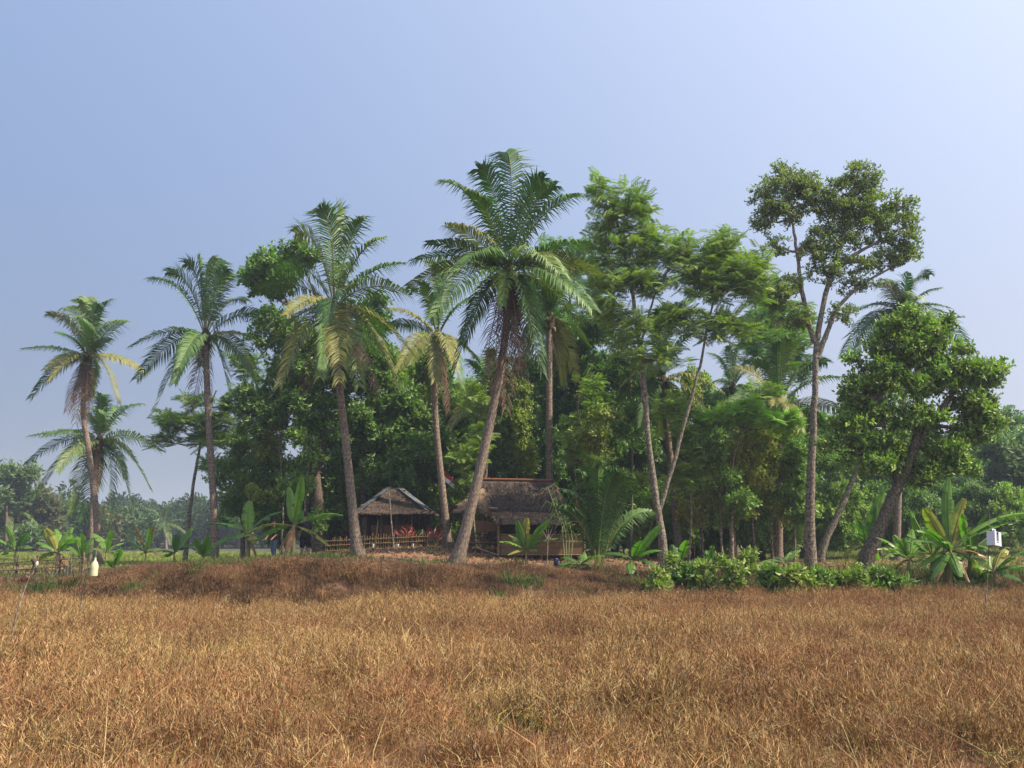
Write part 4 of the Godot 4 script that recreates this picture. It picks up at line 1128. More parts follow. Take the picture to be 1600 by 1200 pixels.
func huts() -> void:
	# the hip roofed hut
	var d := 36.0
	var base := G(613, d)
	var h := thing("thatched_hut", base, "small hut with a hipped thatch roof and grey metal strips on its edges", "hut")
	var ye := P(613, 799, d - 1.4).y - base.y
	var ya := P(613, 763, d).y - base.y
	var L := P(560, 800, d - 1.4).x - base.x
	var R := P(669, 801, d - 1.4).x - base.x
	var greys := [Color(0.08, 0.058, 0.046), Color(0.10, 0.072, 0.056), Color(0.058, 0.043, 0.037), Color(0.15, 0.10, 0.07)]
	var fl := Vector3(L, ye, 1.4); var fr := Vector3(R, ye, 1.4)
	var bl := Vector3(L, ye, -1.4); var br := Vector3(R, ye, -1.4)
	var ra := Vector3(-0.22, ya, 0.05); var rb := Vector3(0.3, ya - 0.05, 0.05)
	var dk := Color(0.12, 0.085, 0.065)
	patch_roof(h, ra, rb, fl, fr, 0.06, 0.1, dk, 1700, greys)
	patch_roof(h, ra, ra + Vector3(0, 0, -0.1), fl, bl, 0.06, 0.1, dk, 700, greys)
	patch_roof(h, rb, rb + Vector3(0, 0, -0.1), fr, br, 0.06, 0.1, dk, 700, greys)
	patch_roof(h, ra + Vector3(0, 0, -0.1), rb + Vector3(0, 0, -0.1), bl, br, 0.06, 0.1, dk, 300, greys)
	for e in [[ra, fl, 0.0, 1.0], [rb, fr, 0.0, 0.5], [rb, fr, 0.42, 1.02]]:
		var p0: Vector3 = e[0].lerp(e[1], e[2]) + Vector3(0, 0.075 if e[2] > 0.1 else 0.06, 0)
		var p1: Vector3 = e[0].lerp(e[1], e[3]) + Vector3(0, 0.075 if e[2] > 0.1 else 0.06, 0)
		var dir := (p1 - p0).normalized()
		var x := dir.cross(Vector3.UP).normalized()
		var y := x.cross(dir)
		board("metal_strip", h, (p0 + p1) * 0.5, Vector3(0.34, 0.02, p0.distance_to(p1)), M.metal, Basis(x, y, dir))
	for k in 4:
		pole("post", h, Vector3(lerpf(L + 0.28, R - 0.75, k / 3.0), -0.1, 1.05), Vector3(lerpf(L + 0.28, R - 0.75, k / 3.0), ye + 0.1, 1.05), 0.05, M.wood, Color.WHITE, false)
	for x in [L + 0.3, R - 0.3]:
		pole("post", h, Vector3(x, -0.1, -1.05), Vector3(x, ye + 0.1, -1.05), 0.05, M.wood, Color.WHITE, false)
	var nb := 10
	for k in nb:
		var x := lerpf(L + 0.5, R - 0.75, (k + 0.5) / nb)
		board("wall_board", h, Vector3(x, 0.55 + rng.randf_range(-0.01, 0.01), 0.98 + rng.randf_range(-0.006, 0.006)), Vector3((R - L - 1.25) / nb - 0.012, 1.05, 0.025), M.weave, Basis.IDENTITY, jit(Color(0.62, 0.45, 0.42), 0.2))
	for k in 11:
		board("back_board", h, Vector3(lerpf(L + 0.3, R - 0.3, k / 10.0), ye * 0.5, -1.12), Vector3((R - L - 0.6) / 10.0 - 0.01, ye, 0.025), M.wood, Basis.IDENTITY, jit(Color(0.6, 0.6, 0.6), 0.2))
	for k in 9:
		board("side_board", h, Vector3(L + 0.3, ye * 0.5, lerpf(-0.98, 0.92, k / 8.0)), Vector3(0.025, ye, 0.225), M.wood, Basis.IDENTITY, jit(Color(0.6, 0.6, 0.6), 0.2))
	board("floor", h, Vector3((L + R) * 0.5, 0.05, -0.05), Vector3(R - L - 0.7, 0.06, 2.0), M.wood)

	# the bamboo walled hut
	d = 32.0
	base = G(830, d)
	h = thing("bamboo_hut", base, "thatched hut with a long ridge, low front eave and woven bamboo half wall", "hut")
	var at := func(px: float, py: float, dd: float) -> Vector3: return P(px, py, dd) - base
	var brown := [Color(0.24, 0.15, 0.095), Color(0.30, 0.19, 0.115), Color(0.18, 0.11, 0.075), Color(0.36, 0.24, 0.15)]
	var rl: Vector3 = at.call(752, 751, 33.0)
	var rr: Vector3 = at.call(862, 753, 33.0)
	var ml: Vector3 = at.call(770, 793, 31.7)
	var mr: Vector3 = at.call(884, 796, 31.7)
	patch_roof(h, rl, rr, ml, mr, 0.1, 0.11, dk, 2600, greys)
	var lowl: Vector3 = at.call(778, 816, 30.5)
	var lowr: Vector3 = at.call(906, 818, 30.5)
	patch_roof(h, ml + Vector3(0, -0.02, -0.12), mr + Vector3(0.35, -0.02, -0.12), lowl, lowr, 0.03, 0.1, Color(0.22, 0.14, 0.09), 1500, brown)
	var bkl := ml; bkl.z = rl.z - 1.5
	var bkr := mr; bkr.z = rl.z - 1.5
	patch_roof(h, rl, rr, bkl, bkr, 0.1, 0.11, dk, 500, greys)
	var sl: Vector3 = at.call(713, 797, 31.9)
	var sb := sl; sb.z = rl.z - 1.4
	patch_roof(h, rl, rl + Vector3(0, 0, -0.15), sl, sb, 0.34, 0.09, dk, 700, greys)
	patch_roof(h, rl + Vector3(0.02, -0.05, 0.02), ml + Vector3(0.0, -0.02, 0.0), sl + Vector3(0, 0.0, 0.0), ml + Vector3(-0.25, -0.1, 0.03), 0.1, 0.08, Color(0.2, 0.13, 0.085), 500, brown)
	var br_: Vector3 = at.call(890, 800, 31.9)
	var bb := br_; bb.z = rl.z - 1.4
	patch_roof(h, rr, rr + Vector3(0, 0, -0.15), br_, bb, 0.1, 0.09, dk, 400, greys)
	pole("ridge_pole", h, rl + Vector3(-0.05, 0.06, 0), rr + Vector3(0.05, 0.06, 0), 0.06, M.bamboo, Color(0.62, 0.30, 0.22))
	pole("eave_pole", h, at.call(764, 794, 31.5), at.call(778, 795, 31.5), 0.05, M.bamboo, Color(1.6, 1.5, 1.4))
	var gy := 0.0
	for q in [[779, 30.7], [912, 30.7], [846, 30.75], [779, 34.2], [905, 34.2], [735, 32.2], [735, 34.2], [757, 33.6]]:
		var top: Vector3 = at.call(q[0], 812 if q[1] < 31.0 else 797, q[1])
		gy = height(top.x + base.x, q[1]) - base.y
		pole("post", h, Vector3(top.x, gy - 0.15, top.z), top, 0.06 if q[0] == 779 else 0.045, M.bamboo, Color(0.8, 0.72, 0.62))
	# half wall: three courses of woven panels
	var w0: Vector3 = at.call(783, 866, 30.7)
	var w1: Vector3 = at.call(911, 836, 30.7)
	for r in 3:
		var hh := (w1.y - w0.y) / 3.0
		var nn := 6
		for k in nn:
			var x := lerpf(w0.x, w1.x, (k + 0.5) / nn)
			board("bamboo_panel", h, Vector3(x, w0.y + hh * (r + 0.5), w0.z + 0.015 * ((k + r) % 2) + rng.randf_range(-0.004, 0.004)), Vector3((w1.x - w0.x) / nn + 0.012, hh - 0.012, 0.02), M.weave, Basis(Vector3.FORWARD, rng.randf_range(-0.012, 0.012)), jit(Color(1.15, 1.0, 0.9), 0.16))
	for y in [w0.y - 0.02, w1.y + 0.02, lerpf(w0.y, w1.y, 0.66)]:
		pole("batten", h, Vector3(w0.x - 0.05, y, w0.z + 0.05), Vector3(w1.x + 0.05, y, w0.z + 0.05), 0.02, M.bamboo)
	for k in 14:
		var bx := lerpf(w0.x + 0.05, w1.x - 0.1, k / 13.0)
		board("back_board", h, Vector3(bx, 0.8, -2.1), Vector3(0.25, 1.9, 0.025), M.wood, Basis.IDENTITY, jit(Color(0.55, 0.5, 0.5), 0.2))
	for k in 12:
		board("side_board", h, Vector3(w1.x - 0.02, 0.75, lerpf(1.1, -2.0, k / 11.0)), Vector3(0.025, 1.6, 0.27), M.wood, Basis.IDENTITY, jit(Color(0.6, 0.55, 0.5), 0.2))
	var fy := w0.y - 0.02
	for k in 10:
		pole("floor_pole", h, Vector3(w0.x - 1.2, fy, lerpf(1.1, -1.9, k / 9.0)), Vector3(w1.x, fy, lerpf(1.1, -1.9, k / 9.0)), 0.05, M.bamboo, Color(0.7, 0.6, 0.5))
	pole("step_pole", h, at.call(745, 856, 31.0), at.call(780, 868, 30.5), 0.03, M.bamboo)
	# bench and tilted mat on the open side
	var bp: Vector3 = at.call(752, 848, 32.0)
	var bench := thing("bamboo_bench", base + Vector3(bp.x, 0, bp.z), "bamboo slat bench under the open side of the thatched hut", "bench")
	var by := bp.y
	for k in 6:
		pole("slat", bench, Vector3(-0.55, by, 0.25 - k * 0.1), Vector3(0.6, by, 0.25 - k * 0.1), 0.03, M.bamboo, Color(0.75, 0.62, 0.5))
	for x in [-0.5, 0.05, 0.55]:
		for z in [0.2, -0.2]:
			pole("leg", bench, Vector3(x, height(base.x + bp.x + x, d) - base.y - 0.08, z), Vector3(x, by - 0.02, z), 0.03, M.bamboo, Color(0.6, 0.5, 0.42))
	for y in [0.34, 0.2]:
		pole("rail", bench, Vector3(-0.55, by + y, -0.28), Vector3(0.6, by + y, -0.28), 0.02, M.bamboo, Color(0.7, 0.58, 0.48))
	for x in [-0.5, -0.15, 0.2, 0.55]:
		pole("rail_post", bench, Vector3(x, by, -0.28), Vector3(x, by + 0.36, -0.28), 0.02, M.bamboo, Color(0.7, 0.58, 0.48))
	var mp: Vector3 = at.call(761, 822, 31.6)
	var mt := thing("woven_mat", base + mp, "brown woven mat hung aslant beside the corner post of the thatched hut", "mat")
	var tilt := Basis(Vector3.FORWARD, -0.2)
	for k in 6:
		board("mat_strip", mt, tilt * Vector3(-0.36 + k * 0.145, -0.03 * k + 0.05, 0.004 * (k % 2)), Vector3(0.15, 0.5 - 0.03 * k, 0.02), M.weave, tilt, jit(Color(0.75, 0.55, 0.45), 0.15))

func fences() -> void:
	var d := 33.6
	var a := G(508, d)
	var e := G(692, d)
	var f := thing("bamboo_fence", G(600, d), "low picket fence of thin bamboo in front of the hip roofed hut", "fence")
	var o := f.position
	var n := 52
	for k in n:
		var p := ground_at(lerpf(a.x, e.x, k / (n - 1.0)) + rng.randf_range(-0.02, 0.02), -d) - o
		var h := rng.randf_range(0.58, 0.72)
		pole("picket", f, p - Vector3(0, 0.08, 0), p + Vector3(rng.randf_range(-0.03, 0.03), h, rng.randf_range(-0.02, 0.02)), rng.randf_range(0.011, 0.017), M.bamboo, jit(Color(1.25, 1.15, 0.95), 0.25))
	for y in [0.14, 0.36, 0.55]:
		pole("rail", f, a - o + Vector3(0, y, 0.025), e - o + Vector3(0, y, 0.025), 0.014, M.bamboo, Color(1.1, 1.0, 0.8))
	d = 35.0
	a = G(704, d); e = G(738, d)
	f = thing("bamboo_fence", G(720, d), "short pale bamboo picket fence under the eave of the thatched hut", "fence")
	o = f.position
	for k in 13:
		var p := ground_at(lerpf(a.x, e.x, k / 12.0), -d) - o
		pole("picket", f, p - Vector3(0, 0.08, 0), p + Vector3(rng.randf_range(-0.02, 0.02), rng.randf_range(0.55, 0.7), 0), 0.014, M.bamboo, jit(Color(1.4, 1.3, 1.1), 0.2))
	for y in [0.15, 0.45]:
		pole("rail", f, a - o + Vector3(0, y, 0.025), e - o + Vector3(0, y, 0.025), 0.013, M.bamboo, Color(1.1, 1.0, 0.8))
	# rough stick fence by the field
	d = 24.0
	a = G(-60, d); e = G(128, d)
	f = thing("stick_fence", G(40, d), "rough fence of thin dry sticks by the yellow leafed banana plant", "fence")
	o = f.position
	for k in 90:
		var t := rng.randf()
		if t > 0.42 and t < 0.62 and rng.randf() < 0.8:
			continue
		var p := ground_at(lerpf(a.x, e.x, t), -d + rng.randf_range(-0.1, 0.1)) - o
		pole("stick", f, p - Vector3(0, 0.05, 0), p + Vector3(rng.randf_range(-0.12, 0.12), rng.randf_range(0.4, 0.85), rng.randf_range(-0.08, 0.08)), rng.randf_range(0.006, 0.012), M.palebark, jit(Color(1.2, 1.1, 0.95), 0.35), false)
	for t in [0.0, 0.2, 0.44, 0.6, 0.8, 1.0]:
		var p := ground_at(lerpf(a.x, e.x, t), -d) - o
		pole("post", f, p - Vector3(0, 0.1, 0), p + Vector3(rng.randf_range(-0.06, 0.06), 0.85, 0), 0.035, M.bark, Color.WHITE, false)
	for y in [0.62, 0.4]:
		pole("rail", f, a - o + Vector3(0, y, 0.04), e - o + Vector3(0, y + 0.05, 0.04), 0.016, M.bark, Color(1.3, 1.0, 0.8), false)

# ------------------------------------------------------------------ small things
func bent_stick(called: String, label: String, pix: Array, d: float, r: float, barkm: Material) -> Node3D:
	var base := G(pix[0][0], d)
	var root := thing(called, base, label, "stick")
	var path := pix.slice(1)
	var tp := trunk_pts(base - Vector3(0, 0.15, 0), path, d, 16)
	var pts := []
	var rad := []
	for k in tp.size():
		pts.append(tp[k] - base)
		rad.append(lerpf(r, r * 0.6, k / 16.0) * (1.2 if k % 5 == 0 else 1.0))
	var b := MB.new()
	b.tube(pts, rad, 7)
	part("shaft", b, barkm, root)
	return root

func small_things() -> void:
	var b: MB
	var o: Node3D
	# leaning stake with a coconut husk
	bent_stick("stake", "thin grey stake leaning in the dry grass with a husk tied to it", [[8, 1040], [26, 960], [44, 905], [56, 876]], 11.5, 0.016, M.palebark)
	o = thing("coconut_husk", P(39, 903, 11.5), "reddish brown angular husk hung on the leaning stake", "husk")
	b = MB.new()
	b.box(Vector3.ZERO, Vector3(0.10, 0.085, 0.09), Basis(Vector3(0.3, 0.5, 1).normalized(), 0.8), Color(0.085, 0.035, 0.022), 0.018)
	part("shell", b, M.plain, o)
	b = MB.new()
	b.tube([Vector3(0.05, 0.03, 0), Vector3(0.09, 0.06, 0)], [0.003, 0.003], 4, Color(0.3, 0.25, 0.2))
	part("string", b, M.plain, o)
	o = thing("rag_bundle", P(56, 877, 11.5), "dark rag with a white corner tied round the top of the leaning stake", "rag")
	b = MB.new()
	b.lathe(Vector3(-0.02, 0, 0), [Vector2(0.004, -0.05), Vector2(0.035, -0.03), Vector2(0.03, 0.0), Vector2(0.045, 0.03), Vector2(0.01, 0.05)], 9, Color(0.09, 0.06, 0.045), Basis(Vector3(0, 0, 1), 0.4))
	part("dark_cloth", b, M.cloth, o)
	b = MB.new()
	b.lathe(Vector3(0.03, -0.035, 0.02), [Vector2(0.003, -0.05), Vector2(0.018, -0.03), Vector2(0.024, 0.01), Vector2(0.006, 0.04)], 8, Color(0.5, 0.48, 0.44), Basis(Vector3(0, 0, 1), -0.2))
	part("white_cloth", b, M.cloth, o)
	# bottle on a bent stick
	bent_stick("bottle_stake", "thin crooked stick with a bottle hung from its bent tip", [[122, 990], [127, 940], [134, 900], [141, 868], [147, 852], [151, 854]], 16.0, 0.014, M.palebark)
	o = thing("plastic_bottle", P(146, 901, 15.9), "cloudy yellowish plastic bottle hanging from the crooked stick", "bottle")
	b = MB.new()
	b.lathe(Vector3.ZERO, [Vector2(0.002, 0.0), Vector2(0.066, 0.004), Vector2(0.074, 0.02), Vector2(0.074, 0.10), Vector2(0.070, 0.125), Vector2(0.074, 0.15), Vector2(0.072, 0.22), Vector2(0.05, 0.28), Vector2(0.022, 0.315), Vector2(0.02, 0.345)], 14, Color(0.55, 0.52, 0.33))
	part("body", b, M.plastic, o)
	b = MB.new()
	b.lathe(Vector3(0, 0.345, 0), [Vector2(0.022, 0.0), Vector2(0.023, 0.025), Vector2(0.002, 0.027)], 10, Color(0.25, 0.4, 0.2))
	part("cap", b, M.plastic, o)
	b = MB.new()
	b.tube([Vector3(0, 0.36, 0), Vector3(0.01, 0.5, 0), Vector3(0.05, 0.625, 0.0)], [0.004, 0.004, 0.004], 4, Color(0.4, 0.38, 0.3))
	part("string", b, M.plain, o)
	# white canister on a stick
	bent_stick("canister_stake", "thin straight stick carrying the white canister above the banana clump", [[1536, 985], [1541, 930], [1545, 860], [1546, 780]], 15.5, 0.012, M.palebark)
	o = thing("plastic_canister", P(1553, 842, 15.4), "white cut open plastic canister hung on a straight stick", "canister")
	o.rotation = Vector3(0.0, 0.5, -0.12)
	b = MB.new()
	var w := 0.21; var hh := 0.27; var dp := 0.15
	var wt := Color(0.66, 0.69, 0.74)
	b.box(Vector3(0, hh * 0.5, -dp * 0.5), Vector3(w, hh, 0.006), Basis.IDENTITY, wt)
	b.box(Vector3(-w * 0.5, hh * 0.5, 0), Vector3(0.006, hh, dp), Basis.IDENTITY, wt)
	b.box(Vector3(w * 0.5, hh * 0.5, 0), Vector3(0.006, hh, dp), Basis.IDENTITY, wt)
	b.box(Vector3(0, hh * 0.5 - 0.01, dp * 0.5), Vector3(w * 0.98, hh * 0.35, 0.006), Basis.IDENTITY, wt)
	b.box(Vector3(-w * 0.36, hh * 0.5, dp * 0.5 + 0.003), Vector3(w * 0.28, hh, 0.006), Basis.IDENTITY, wt)
	b.box(Vector3(w * 0.3, hh * 0.5, dp * 0.5 + 0.003), Vector3(w * 0.4, hh, 0.006), Basis.IDENTITY, wt)
	b.box(Vector3(0, hh * 0.12, dp * 0.5), Vector3(w * 0.98, hh * 0.2, 0.005), Basis.IDENTITY, wt)
	b.box(Vector3(0, hh, 0), Vector3(w, 0.006, dp), Basis(Vector3.FORWARD, 0.05), wt)
	for q in o.get_children():
		q.position.y = -hh * 0.5
	var body := part("body", b, M.plastic, o)
	body.position = Vector3(0, -hh * 0.5, 0)
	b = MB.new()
	b.box(Vector3(-0.02, 0.02, dp * 0.5 + 0.008), Vector3(0.055, 0.11, 0.006), Basis.IDENTITY, Color(0.10, 0.12, 0.20), 0.002)  # solid dark plate, painted as the shade inside the cut hole
	part("opening_shade", b, M.plain, o)
	b = MB.new()
	b.tube([Vector3(-0.03, hh * 0.5, 0), Vector3(-0.03, hh * 0.5 + 0.05, 0), Vector3(0.05, hh * 0.5 + 0.05, 0), Vector3(0.06, hh * 0.5, 0)], [0.012, 0.012, 0.012, 0.012], 6, wt)
	part("handle", b, M.plastic, o)
	b = MB.new()
	b.box(Vector3(0, -hh * 0.5 + 0.01, 0), Vector3(w - 0.02, 0.015, dp - 0.02), Basis.IDENTITY, Color(0.13, 0.07, 0.05))
	part("dirt", b, M.plain, o)
	# bamboo stick in front of the fence and the pale pole against the hut roof
	bent_stick("bamboo_stick", "short bamboo stick with a pale tip stuck in the ground before the fence", [[584, 872], [587, 845], [591, 812]], 31.5, 0.03, M.bamboo)
	bent_stick("roof_pole", "slim pale pole leaning on the hipped thatch roof from the fence", [[616, 858], [611, 810], [608, 768]], 33.2, 0.04, M.palebark)
	# dark blue bottle near the sapling
	o = thing("blue_bottle", P(869, 889, 25.0), "dark blue bottle upside down on a short stick, beside the bare sapling", "bottle")
	b = MB.new()
	b.lathe(Vector3.ZERO, [Vector2(0.025, 0.0), Vector2(0.03, 0.06), Vector2(0.075, 0.12), Vector2(0.08, 0.3), Vector2(0.06, 0.335), Vector2(0.002, 0.34)], 12, Color(0.012, 0.02, 0.07))
	part("body", b, M.plastic, o)
	b = MB.new()
	b.tube([Vector3(0, -0.75, 0), Vector3(0, 0.05, 0)], [0.014, 0.014], 6, Color(0.2, 0.14, 0.09))
	part("stick", b, M.plain, o)
	# small white pots behind the fence
	for q in [[620, "white oblong pot lying low behind the bamboo picket fence", 0.24, 0.17], [645, "small white cup behind the pickets, beside the pale green plant", 0.1, 0.15], [583, "small white jar at the foot of the bamboo stick", 0.09, 0.2]]:
		o = thing("white_pot", G(q[0], 34.0 if q[0] != 583 else 33.3), q[1], "pot")
		b = MB.new()
		b.lathe(Vector3(0, 0.05, 0), [Vector2(0.002, 0), Vector2(q[2] * 0.4, 0.0), Vector2(q[2] * 0.5, q[3]), Vector2(q[2] * 0.46, q[3]), Vector2(q[2] * 0.36, 0.02), Vector2(0.002, 0.02)], 12, Color(0.7, 0.7, 0.68))
		part("bowl", b, M.plastic, o)
		b = MB.new()
		b.lathe(Vector3(0, 0.0, 0), [Vector2(q[2] * 0.42, -0.03), Vector2(q[2] * 0.42, 0.052)], 12, Color(0.6, 0.6, 0.58))
		part("foot", b, M.plastic, o)
	# flag
	var fb := G(694, 36.5)
	o = thing("flag", fb, "red and white flag drooping from a pole behind the ragged palm", "flag")
	var ft := P(691, 733, 36.5) - fb
	pole("flagpole", o, Vector3(0, -0.1, 0), ft + Vector3(0, 0.1, 0), 0.03, M.bamboo)
	for half in 2:
		b = MB.new()
		var c: Color = [Color(0.50, 0.045, 0.03), Color(0.78, 0.78, 0.78)][half]
		for k in 8:
			for j in 4:
				var g := func(u: float, t: float) -> Vector3:
					var v := t * 0.36 + half * 0.36
					return ft + Vector3(u * 0.62 - v * 0.10, -v * 0.55 - u * 0.52, 0.07 * sin(u * 9.0 + v * 3.0) + 0.06)
				b.quad(g.call(k / 8.0, j / 4.0), g.call((k + 1) / 8.0, j / 4.0), g.call((k + 1) / 8.0, (j + 1) / 4.0), g.call(k / 8.0, (j + 1) / 4.0), c)
		part("red_half" if half == 0 else "white_half", b, M.cloth, o)
	# palm root and a fallen branch on the mound
	bent_stick("fallen_branch", "bare fallen branch lying on the mound before the fence", [[610, 864], [640, 860], [668, 852]], 31.0, 0.03, M.bark)

# ------------------------------------------------------------------ people
func surface_net(bones: Array, cell: float, blend: float, col: Color) -> MB:
	var lo := Vector3(1e9, 1e9, 1e9)
	var hi := -lo
	for q in bones:
		for k in 2:
			var r: Vector3 = Vector3.ONE * (q[2 + k] + cell * 2.0)
			lo = lo.min(q[k] - r)
			hi = hi.max(q[k] + r)
	var nx := int((hi.x - lo.x) / cell) + 2
	var ny := int((hi.y - lo.y) / cell) + 2
	var nz := int((hi.z - lo.z) / cell) + 2
	var val := PackedFloat32Array()
	val.resize(nx * ny * nz)
	val.fill(1.0)
	for q in bones:
		var a: Vector3 = q[0]
		var e: Vector3 = q[1]
		var ra: float = q[2]
		var re: float = q[3]
		var ab := e - a
		var l2 := maxf(ab.length_squared(), 1e-8)
		var pad := Vector3.ONE * (maxf(ra, re) + blend * 2.0 + cell * 2.0)
		var i0 := ((a.min(e) - pad - lo) / cell).floor().max(Vector3.ZERO)
		var i1 := ((a.max(e) + pad - lo) / cell).ceil().min(Vector3(nx - 1, ny - 1, nz - 1))
		for z in range(int(i0.z), int(i1.z) + 1):
			for y in range(int(i0.y), int(i1.y) + 1):
				for x in range(int(i0.x), int(i1.x) + 1):
					var p := lo + Vector3(x, y, z) * cell
					var t := clampf((p - a).dot(ab) / l2, 0.0, 1.0)
					var dd := p.distance_to(a + ab * t) - lerpf(ra, re, t)
					var k := (z * ny + y) * nx + x
					var old := val[k]
					var h := clampf(0.5 + 0.5 * (old - dd) / blend, 0.0, 1.0)
					val[k] = minf(old, lerpf(old, dd, h) - blend * h * (1.0 - h))
	var b := MB.new()
	var id := {}
	for z in nz - 1:
		for y in ny - 1:
			for x in nx - 1:
				var k := (z * ny + y) * nx + x
				var s := 0
				var acc := Vector3.ZERO
				var cnt := 0
				var cv := [val[k], val[k + 1], val[k + nx], val[k + nx + 1], val[k + nx * ny], val[k + nx * ny + 1], val[k + nx * ny + nx], val[k + nx * ny + nx + 1]]
				for c in 8:
					if cv[c] < 0.0:
						s += 1
				if s == 0 or s == 8:
					continue
				for c in 8:
					for bit in [1, 2, 4]:
						if c & bit == 0 and (cv[c] < 0.0) != (cv[c | bit] < 0.0):
							var t: float = cv[c] / (cv[c] - cv[c | bit])
							var p0 := Vector3(c & 1, (c >> 1) & 1, (c >> 2) & 1)
							var p1 := Vector3((c | bit) & 1, ((c | bit) >> 1) & 1, ((c | bit) >> 2) & 1)
							acc += p0.lerp(p1, t)
							cnt += 1
				id[k] = b.v.size()
				b.v.push_back(lo + (Vector3(x, y, z) + acc / cnt) * cell)
				b.n.push_back(Vector3(cv[1] + cv[3] + cv[5] + cv[7] - cv[0] - cv[2] - cv[4] - cv[6], cv[2] + cv[3] + cv[6] + cv[7] - cv[0] - cv[1] - cv[4] - cv[5], cv[4] + cv[5] + cv[6] + cv[7] - cv[0] - cv[1] - cv[2] - cv[3]).normalized())
				b.c.push_back(col)
	var st := [1, nx, nx * ny]
	for k in id:
		for ax in 3:
			var u: int = st[(ax + 1) % 3]
			var w: int = st[(ax + 2) % 3]
			if not (id.has(k - u) and id.has(k - w) and id.has(k - u - w)):
				continue
			var in0 := val[k] < 0.0
			var in1 := val[k + st[ax]] < 0.0
			if in0 == in1:
				continue
			var q := [id[k], id[k - u], id[k - u - w], id[k - w]]
			if in0:
				b.i.append_array(PackedInt32Array([q[0], q[3], q[2], q[0], q[2], q[1]]))
			else:
				b.i.append_array(PackedInt32Array([q[0], q[1], q[2], q[0], q[2], q[3]]))
	return b

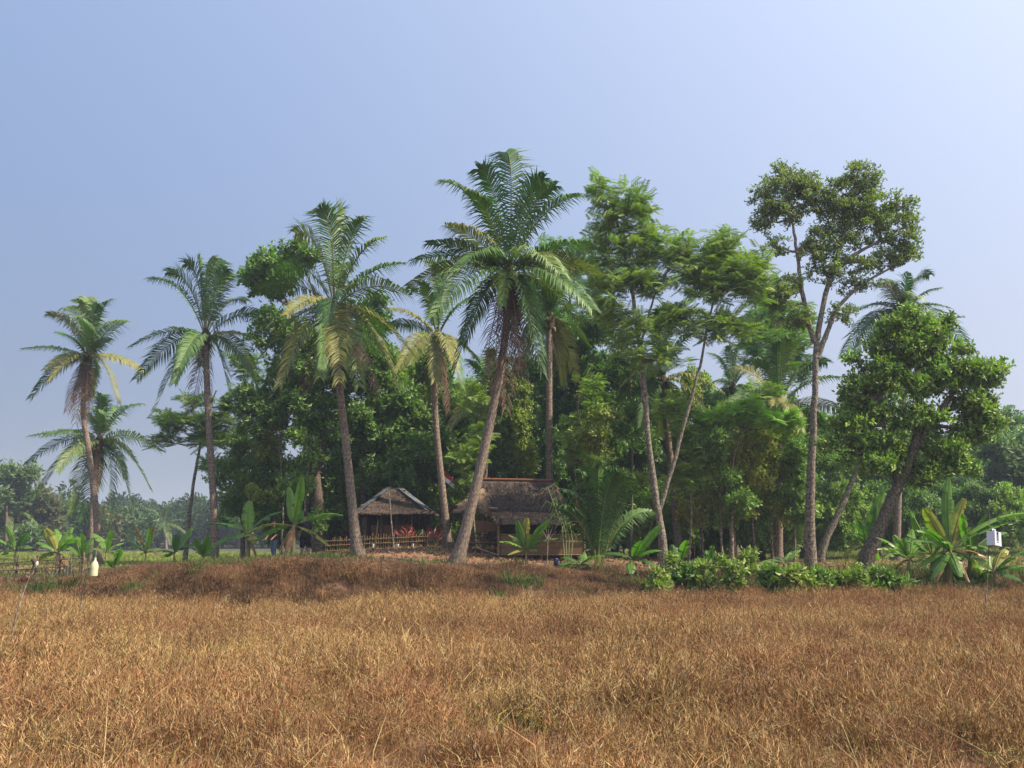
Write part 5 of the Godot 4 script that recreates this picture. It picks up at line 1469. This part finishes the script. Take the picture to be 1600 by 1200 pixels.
func person(label: String, at: Vector3, turn: float, lean: float, shirt: Color, lower: Color, long_trousers: bool, skin: Color, scale_ := 1.0) -> void:
	var root := thing("person", at, label, "person", "people under the banana leaves")
	root.rotation.y = turn
	root.scale = Vector3.ONE * scale_
	var hip := Vector3(0, 0.90, 0)
	var sp := Basis(Vector3.RIGHT, -lean)      # lean forward, towards -z
	var ch := hip + sp * Vector3(0, 0.36, 0)
	var nk := hip + sp * Vector3(0, 0.53, 0)
	var hd := nk + sp * Vector3(0, 0.16, -0.03)
	var bones := []
	var arms := []
	var legs := []
	bones.append([hip + Vector3(-0.07, 0, 0), hip + Vector3(0.07, 0, 0), 0.115, 0.115])
	bones.append([hip, ch, 0.115, 0.125])
	bones.append([ch + sp * Vector3(-0.09, 0.05, 0), ch + sp * Vector3(0.09, 0.05, 0), 0.105, 0.105])
	bones.append([nk - sp * Vector3(0, 0.05, 0), hd, 0.05, 0.05])
	for s in [-1.0, 1.0]:
		var shd := ch + sp * Vector3(0.17 * s, 0.11, 0)
		var el := shd + Vector3(0.05 * s, -0.26, -0.08 - 0.06 * lean)
		var wr := el + Vector3(-0.02 * s, -0.15 , -0.2)
		arms.append([shd, el, wr])
		bones.append([ch + sp * Vector3(0.08 * s, 0.1, 0), shd, 0.07, 0.058])
		bones.append([shd, el, 0.052, 0.042])
		bones.append([el, wr, 0.041, 0.028])
		# palm and five fingers
		var hb := (wr - el).normalized()
		var side := hb.cross(Vector3.UP).normalized()
		var pm := wr + hb * 0.085
		bones.append([wr, pm, 0.026, 0.03])
		for f in 4:
			var r0: Vector3 = pm + side * (f - 1.5) * 0.019
			var fl: float = [0.03, 0.038, 0.036, 0.028][f]
			var k1 := r0 + hb * fl + Vector3(0, -0.01, 0)
			bones.append([r0, k1, 0.0095, 0.009])
			bones.append([k1, k1 + (hb * 0.6 + Vector3(0, -0.8, 0)).normalized() * fl, 0.009, 0.008])
		var th: Vector3 = wr + hb * 0.03 + side * s * -0.03
		bones.append([th, th + hb * 0.05 + side * s * -0.03, 0.011, 0.009])
		var hp := hip + Vector3(0.095 * s, -0.04, 0)
		var kn := Vector3(0.105 * s + 0.01, 0.48, -0.03 + 0.05 * s)
		var ank := Vector3(0.11 * s, 0.085, 0.03 + 0.09 * s)
		legs.append([hp, kn, ank])
		bones.append([hp, kn, 0.085, 0.057])
		bones.append([kn, kn.lerp(ank, 0.35), 0.053, 0.054])
		bones.append([kn.lerp(ank, 0.35), ank, 0.054, 0.036])
		bones.append([ank - Vector3(0, 0.035, -0.03), ank + Vector3(0.01 * s, -0.055, -0.15), 0.036, 0.026])
	# head: skull, jaw, nose, ears
	var hc := hd + sp * Vector3(0, 0.085, -0.01)
	bones.append([hc + sp * Vector3(0, 0.03, 0.015), hc + sp * Vector3(0, 0.01, -0.015), 0.085, 0.082])
	bones.append([hc, hc + sp * Vector3(0, -0.075, -0.045), 0.065, 0.042])
	bones.append([hc + sp * Vector3(0, 0.0, -0.09), hc + sp * Vector3(0, -0.03, -0.105), 0.012, 0.016])
	for s in [-1.0, 1.0]:
		bones.append([hc + sp * Vector3(0.082 * s, 0.01, 0.01), hc + sp * Vector3(0.084 * s, -0.03, 0.005), 0.018, 0.012])
	var b := surface_net(bones, 0.014, 0.028, skin)
	part("body", b, M.cloth, root)
	b = MB.new()
	b = surface_net([[hc + sp * Vector3(0, 0.045, 0.02), hc + sp * Vector3(0, 0.03, 0.035), 0.092, 0.09], [hc + sp * Vector3(0, 0.06, -0.03), hc + sp * Vector3(0, 0.06, 0.02), 0.07, 0.085]], 0.014, 0.02, Color(0.012, 0.01, 0.009))
	part("hair", b, M.cloth, root)
	for s in [-1.0, 1.0]:
		b = MB.new()
		b.lathe(hc + sp * Vector3(0.033 * s, 0.008, -0.082), [Vector2(0.001, -0.007), Vector2(0.012, 0.0), Vector2(0.001, 0.007)], 8, Color(0.03, 0.02, 0.018))
		part("eye", b, M.plain, root)
	b = MB.new()
	b.box(hc + sp * Vector3(0, -0.055, -0.09), Vector3(0.045, 0.008, 0.012), sp, Color(0.22, 0.07, 0.06), 0.002)
	part("mouth", b, M.plain, root)
	var sb := [[hip + Vector3(-0.07, 0.0, 0), hip + Vector3(0.07, 0.0, 0), 0.14, 0.14], [hip, ch, 0.14, 0.15], [ch + sp * Vector3(-0.1, 0.05, 0), ch + sp * Vector3(0.1, 0.05, 0), 0.125, 0.125], [nk - sp * Vector3(0, 0.09, 0), nk - sp * Vector3(0, 0.03, 0), 0.1, 0.075]]
	for a in arms:
		sb.append([ch + sp * Vector3(0.08 * signf(a[0].x), 0.09, 0), a[0], 0.09, 0.082])
		sb.append([a[0], a[0].lerp(a[1], 0.75), 0.08, 0.078])
	part("shirt", surface_net(sb, 0.018, 0.03, shirt), M.cloth, root)
	var tb := [[hip + Vector3(-0.07, -0.02, 0), hip + Vector3(0.07, -0.02, 0), 0.137, 0.137]]
	for l in legs:
		if long_trousers:
			tb.append([l[0], l[1], 0.108, 0.082])
			tb.append([l[1], l[2] + Vector3(0, 0.02, 0), 0.08, 0.068])
		else:
			tb.append([l[0], l[1] + Vector3(0, 0.03, 0), 0.115, 0.102])
	part("trousers" if long_trousers else "shorts", surface_net(tb, 0.018, 0.025, lower), M.cloth, root)

func people() -> void:
	var skin := Color(0.30, 0.165, 0.10)
	var a := G(476, 28.4)
	person("person in black shirt and shorts bending under the banana leaves", a, 0.5, 0.45, Color(0.012, 0.013, 0.017), Color(0.01, 0.01, 0.012), false, skin, 0.98)
	a = G(427, 35.0)
	person("person in blue jeans and dark top behind the banana plants", a, 2.7, 0.1, Color(0.02, 0.015, 0.02), Color(0.07, 0.11, 0.18), true, skin, 0.95)

# ------------------------------------------------------------------
func _ready() -> void:
	rng.seed = 20240
	noise.seed = 4
	noise.frequency = 0.01
	surroundings()
	materials()
	small_meshes()
	ground()
	distant_wood()
	trees()
	palms()
	bananas()
	other_plants()
	huts()
	fences()
	small_things()
	people()
	grasses()
